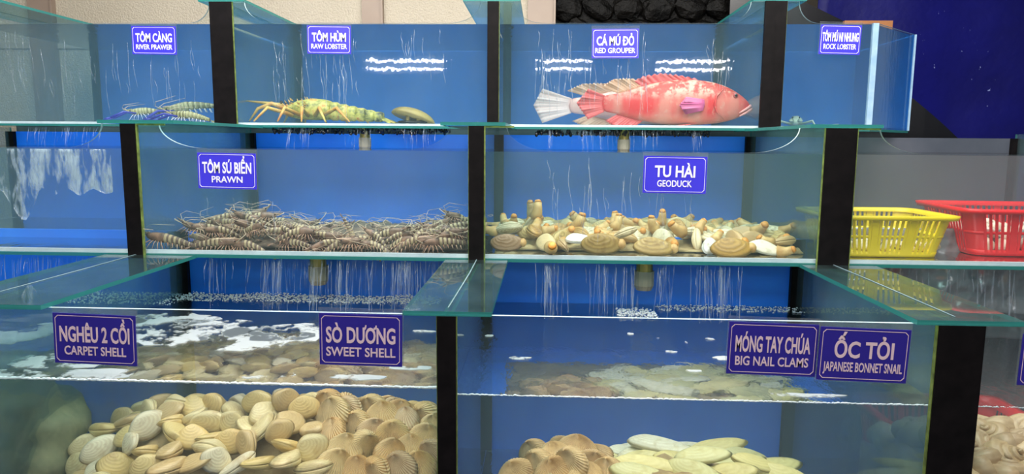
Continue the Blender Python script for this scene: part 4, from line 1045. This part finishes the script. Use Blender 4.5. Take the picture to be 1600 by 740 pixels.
# ---- river prawns, lobsters and the brown shell in the rear tanks
fl3 = T[3]['flo']
rp = prawn('river_prawn', 'prawn', 'river_prawn_body', 'river_prawn_body', .27, True, .6)
for px, py, y, rot, sc, lb in ((303, 183, 3.31, (0, 0, FL), .85, 'river prawn with a dark banded tail and pale legs by the black post'), (238, 176, 3.42, (0, D2(6), D2(200)), .8, 'olive river prawn with dark blue claws resting on the glass'),
                               (305, 168, 3.50, (0, D2(14), FL+.25), 1.1, 'yellowish river prawn behind the banded one')):
    o = spawn(rp, at(px, py, y), rot, sc); o['label'] = lb; o['group'] = 'river prawns in the rear tank'
def lobster(loc, L, shell, leg, lb, cat='lobster', rot=(0, 0, 0), spiny=True):
    o = thing('spiny_lobster' if spiny else 'rock_lobster', loc, lb, cat, None, rot)
    def ring(x, z, w_, h): return [(x, w_*math.cos(t), z+h*math.sin(t)) for t in np.linspace(0, 2*PI, 16, endpoint=False)]
    c = MB().loft([ring(L*x, L*z, L*w_, L*h) for x, z, w_, h in ((-.46, .115, .03, .03), (-.42, .125, .07, .06), (-.32, .135, .10, .09), (-.18, .14, .115, .105), (-.06, .135, .11, .10), (.0, .13, .10, .09))]).obj('carapace', shell, o, True)
    q = random.Random(2); m = MB()
    for i in range(60 if spiny else 14):
        u = q.uniform(-.44, -.02); a = q.uniform(.25, PI-.25); wv = .11*math.sin(PI*min(1, (u+.5)/.5*.9+.1))**.5
        b_ = Vector((L*u, L*wv*math.cos(a), L*(.135+wv*.9*math.sin(a)))); d = Vector((-.5, math.cos(a), math.sin(a)))*L*.028
        m.tube([b_, b_+d], [L*.007, L*.001], 5)
    tag(m.obj('spines', leg, c), kind='stuff')
    for k in range(6):
        x0 = .0+k*.085; s_ = 1-.09*k
        MB().loft([ring(L*x, L*(.12-.01*k), L*w_*s_, L*h*s_) for x, w_, h in ((x0, .088, .08), (x0+.012, .098, .09), (x0+.06, .098, .09), (x0+.088, .082, .072))]).obj('tail_segment', shell, o, True)
    for k, an in enumerate((-.9, -.45, 0, .45, .9)):
        d = Vector((math.cos(an), math.sin(an), -.35)).normalized(); MB().ell(Vector((L*.50, 0, L*.065))+d*L*.085, (L*.09, L*.042, L*.008), 10, 5, 0, None, d.to_track_quat('X', 'Z').to_matrix()).obj('tail_fin', shell, o, True)
    for k in range(5):
        for sy in (-1, 1):
            a = Vector((L*(-.36+.075*k), sy*L*.08, L*.08)); e = a+Vector((L*(-.16+.09*k), sy*L*.22, L*.06)); g = Vector((e.x+L*(-.10+.06*k), e.y+sy*L*.08, L*.012))
            MB().tube([a, e, g], [L*.022, L*.017, L*.007], 7).obj('leg', leg, o, True)
    for sy in (-1, 1):
        a = Vector((-L*.44, sy*L*.05, L*.14))
        if spiny:
            pts = ([a, a+Vector((-L*.12, sy*L*.03, L*.05)), a+Vector((-L*.25, sy*L*.05, L*.0)), a+Vector((-L*.34, sy*L*.05, -L*.12))] if sy < 0 else [a, a+Vector((-L*.10, sy*L*.03, L*.045)), a+Vector((-L*.22, 0, L*.06)), a+Vector((-L*.42, -L*.02, L*.08))])
            an_ = MB().tube(pts, [L*.024, L*.02, L*.015, L*.006], 8).obj('antenna', leg, o, True)
        else: MB().tube([a, a+Vector((-L*.1, sy*L*.06, 0))], [L*.03, L*.02], 8).obj('antenna', leg, o, True)
        es = MB().tube([a+Vector((0, 0, L*.02)), a+Vector((-L*.03, sy*L*.012, L*.055))], [L*.01, L*.008], 6).obj('eye_stalk', leg, o)
        MB().ell(a+Vector((-L*.034, sy*L*.012, L*.062)), (L*.016,)*3, 8, 6).obj('eye', 'eye_dark', es, True)
    return o
p = at(508, 180, 3.42); lobster((p.x+.02, 3.46, fl3+.001), .50, 'lobster_shell', 'lobster_orange', 'yellow green spiny lobster with orange antennae on the tank bottom')
p = at(1250, 180, 3.75); lobster((p.x, 3.80, fl3+.001), .26, 'pale_lobster', 'pale_lobster', 'pale greenish rock lobster blurred in the corner tank', spiny=False, rot=(0, 0, D2(70)))
# domed brown shell lying beside the lobster, its rim lifted
p = at(643, 181, 3.40); o = thing('domed_shell', (p.x, 3.44, fl3+.0), 'brown domed shell lying beside the lobster tail', 'shell')
m = MB(); n = 26; rings = []
for k in range(8):
    a = k/7*PI/2; rings.append([(.105*math.cos(t)*math.sin(a)*(1+.25*(math.cos(t) > 0)*0), .075*math.sin(t)*math.sin(a), .055*math.cos(a)) for t in np.linspace(0, 2*PI, n, endpoint=False)])
m.loft(rings, cap=True); ro = m.obj('carapace', 'brown_dome', o, True); ro.location = (0, 0, .026); ro.rotation_euler = (D2(-16), D2(16), 0); ro.scale = (1.05, 1.05, .9)
for sx in (-.02, .03): MB().tube([(sx, -.02, .04), (sx, -.03, .001)], [.012, .008], 7).obj('leg', 'brown_dome', o, True)
MB().ell((0, 0, .012), (.08, .05, .011), 14, 6).obj('underside', 'mussel_black', o, True)

# ---- groupers
def grouper(loc, sc, skin, fins, lb, rot=(0, 0, 0), pale=False):
    o = thing('grouper', loc, lb, 'fish', 'groupers in the rear tank', rot); o.scale = sc
    K = [(.402, -.004, -.022, .008), (.392, .010, -.036, .020), (.375, .026, -.050, .032), (.345, .048, -.066, .045), (.30, .074, -.080, .056), (.245, .094, -.090, .064), (.18, .106, -.097, .068), (.10, .110, -.099, .068), (.02, .105, -.096, .062),
         (-.06, .090, -.088, .052), (-.13, .070, -.072, .040), (-.19, .050, -.054, .027), (-.24, .040, -.042, .018), (-.285, .038, -.040, .010)]
    rings = []; ts = np.linspace(0, 2*PI, 28, endpoint=False)
    for x, zt, zb, w_ in K:
        c, h = (zt+zb)/2, (zt-zb)/2
        rings.append([(x, w_*math.copysign(abs(math.cos(t))**.85, math.cos(t)), c+h*math.copysign(abs(math.sin(t))**.92, math.sin(t))) for t in ts])
    b = MB().loft(rings[::-1]).obj('body', skin, o, True); md = b.modifiers.new('smooth', 'SUBSURF'); md.levels = md.render_levels = 1
    def fin(nm, base, tip, mat, nu=26, nv=6, th=.004, wav=.006):
        def P(u, v):
            i = u*(len(base)-1); k = min(int(i), len(base)-2); f = i-k
            p = Vector(base[k]).lerp(Vector(base[k+1]), f); q = Vector(tip[k]).lerp(Vector(tip[k+1]), f); g = p.lerp(q, v)
            return g+Vector((0, wav*math.sin(u*60)*v, .004*v*math.sin(u*75)))
        return MB().sheet(P, nu, nv, th).obj(nm, mat, o, True)
    f1, f2, f3, f4 = fins
    fin('spiny_dorsal_fin', [(.16, 0, .104), (.10, 0, .105), (.03, 0, .098), (-.05, 0, .086), (-.11, 0, .070)], [(.15, 0, .112), (.06, 0, .128), (-.01, 0, .135), (-.09, 0, .124), (-.16, 0, .090)], f1, 44)
    fin('soft_dorsal_fin', [(-.10, 0, .074), (-.15, 0, .060), (-.21, 0, .044)], [(-.14, 0, .112), (-.23, 0, .110), (-.29, 0, .075)], f3)
    fin('tail_fin', [(-.272, 0, .036), (-.278, 0, .0), (-.272, 0, -.038)], [(-.385, 0, .085), (-.420, 0, .0), (-.385, 0, -.088)] if pale else [(-.350, 0, .066), (-.405, 0, .0), (-.350, 0, -.072)], f2, 26, 8)
    fin('anal_fin', [(-.09, 0, -.078), (-.15, 0, -.064), (-.21, 0, -.048)], [(-.13, 0, -.108), (-.21, 0, -.112), (-.27, 0, -.078)], f1)
    for sy in (-1, 1):
        fin('pectoral_fin', [(.175, sy*.070, .016), (.178, sy*.070, -.008), (.172, sy*.069, -.034)], [(.090, sy*.082, .026), (.060, sy*.084, -.012), (.090, sy*.082, -.050)], f4, 22, 5, .003*sy)
        fin('pelvic_fin', [(.16, sy*.03, -.088), (.13, sy*.03, -.092)], [(.10, sy*.055, -.100), (.04, sy*.045, -.103)], f1, 10, 4, .003*sy)
        e = MB().ell((.322, sy*.0475, .036), (.0125, .006, .0125), 14, 8).obj('eye', 'eye_ring', o, True)
        MB().ell((.323, sy*.0530, .036), (.0066, .0036, .0066), 12, 6).obj('pupil', 'eye_dark', e, True)
        # gill cover edge
        MB().tube([(.262, sy*.060, .062), (.232, sy*.069, .030), (.222, sy*.071, -.005), (.236, sy*.067, -.040), (.272, sy*.052, -.072)], [.002, .004, .0045, .004, .002], 6).obj('gill_cover', skin, o, True)
    def lip(z0, dz, y): return [(.345, -y*1.15, -.046+dz), (.372, -y, -.032+dz), (.396, -y*.55, -.018+dz), (.4045, 0, -.013+dz), (.396, y*.55, -.018+dz), (.372, y, -.032+dz), (.345, y*1.15, -.046+dz)]
    MB().tube(lip(0, .004, .034), [.003, .006, .0075, .008, .0075, .006, .003], 8).obj('upper_lip', 'lip_pink', o, True)
    MB().tube([(x+.003, y, z) for x, y, z in lip(0, -.010, .032)], [.003, .006, .008, .009, .008, .006, .003], 8).obj('lower_lip', 'lip_pink', o, True)
    return o
pf = at(1036, 160, 3.40); grouper((pf.x, 3.40, fl3+.104), (1., 1., 1.02), 'grouper_skin', ('fin_red', 'fin_red', 'fin_peach', 'fin_magenta'), 'red grouper with a mottled pale back lying against the front glass')
pb = at(1004, 165, 3.62); grouper((pb.x, 3.62, fl3+.104), (1.30, 1., .98), 'pale_grouper_skin', ('fin_peach', 'fin_pale', 'fin_peach', 'fin_pale'), 'pale pink grouper behind the mottled one, its whitish tail showing', pale=True)
for o in list(S.objects):                                  # prototypes that were never placed
    if 'label' in o and o['label'] == '': print('UNUSED', o.name)
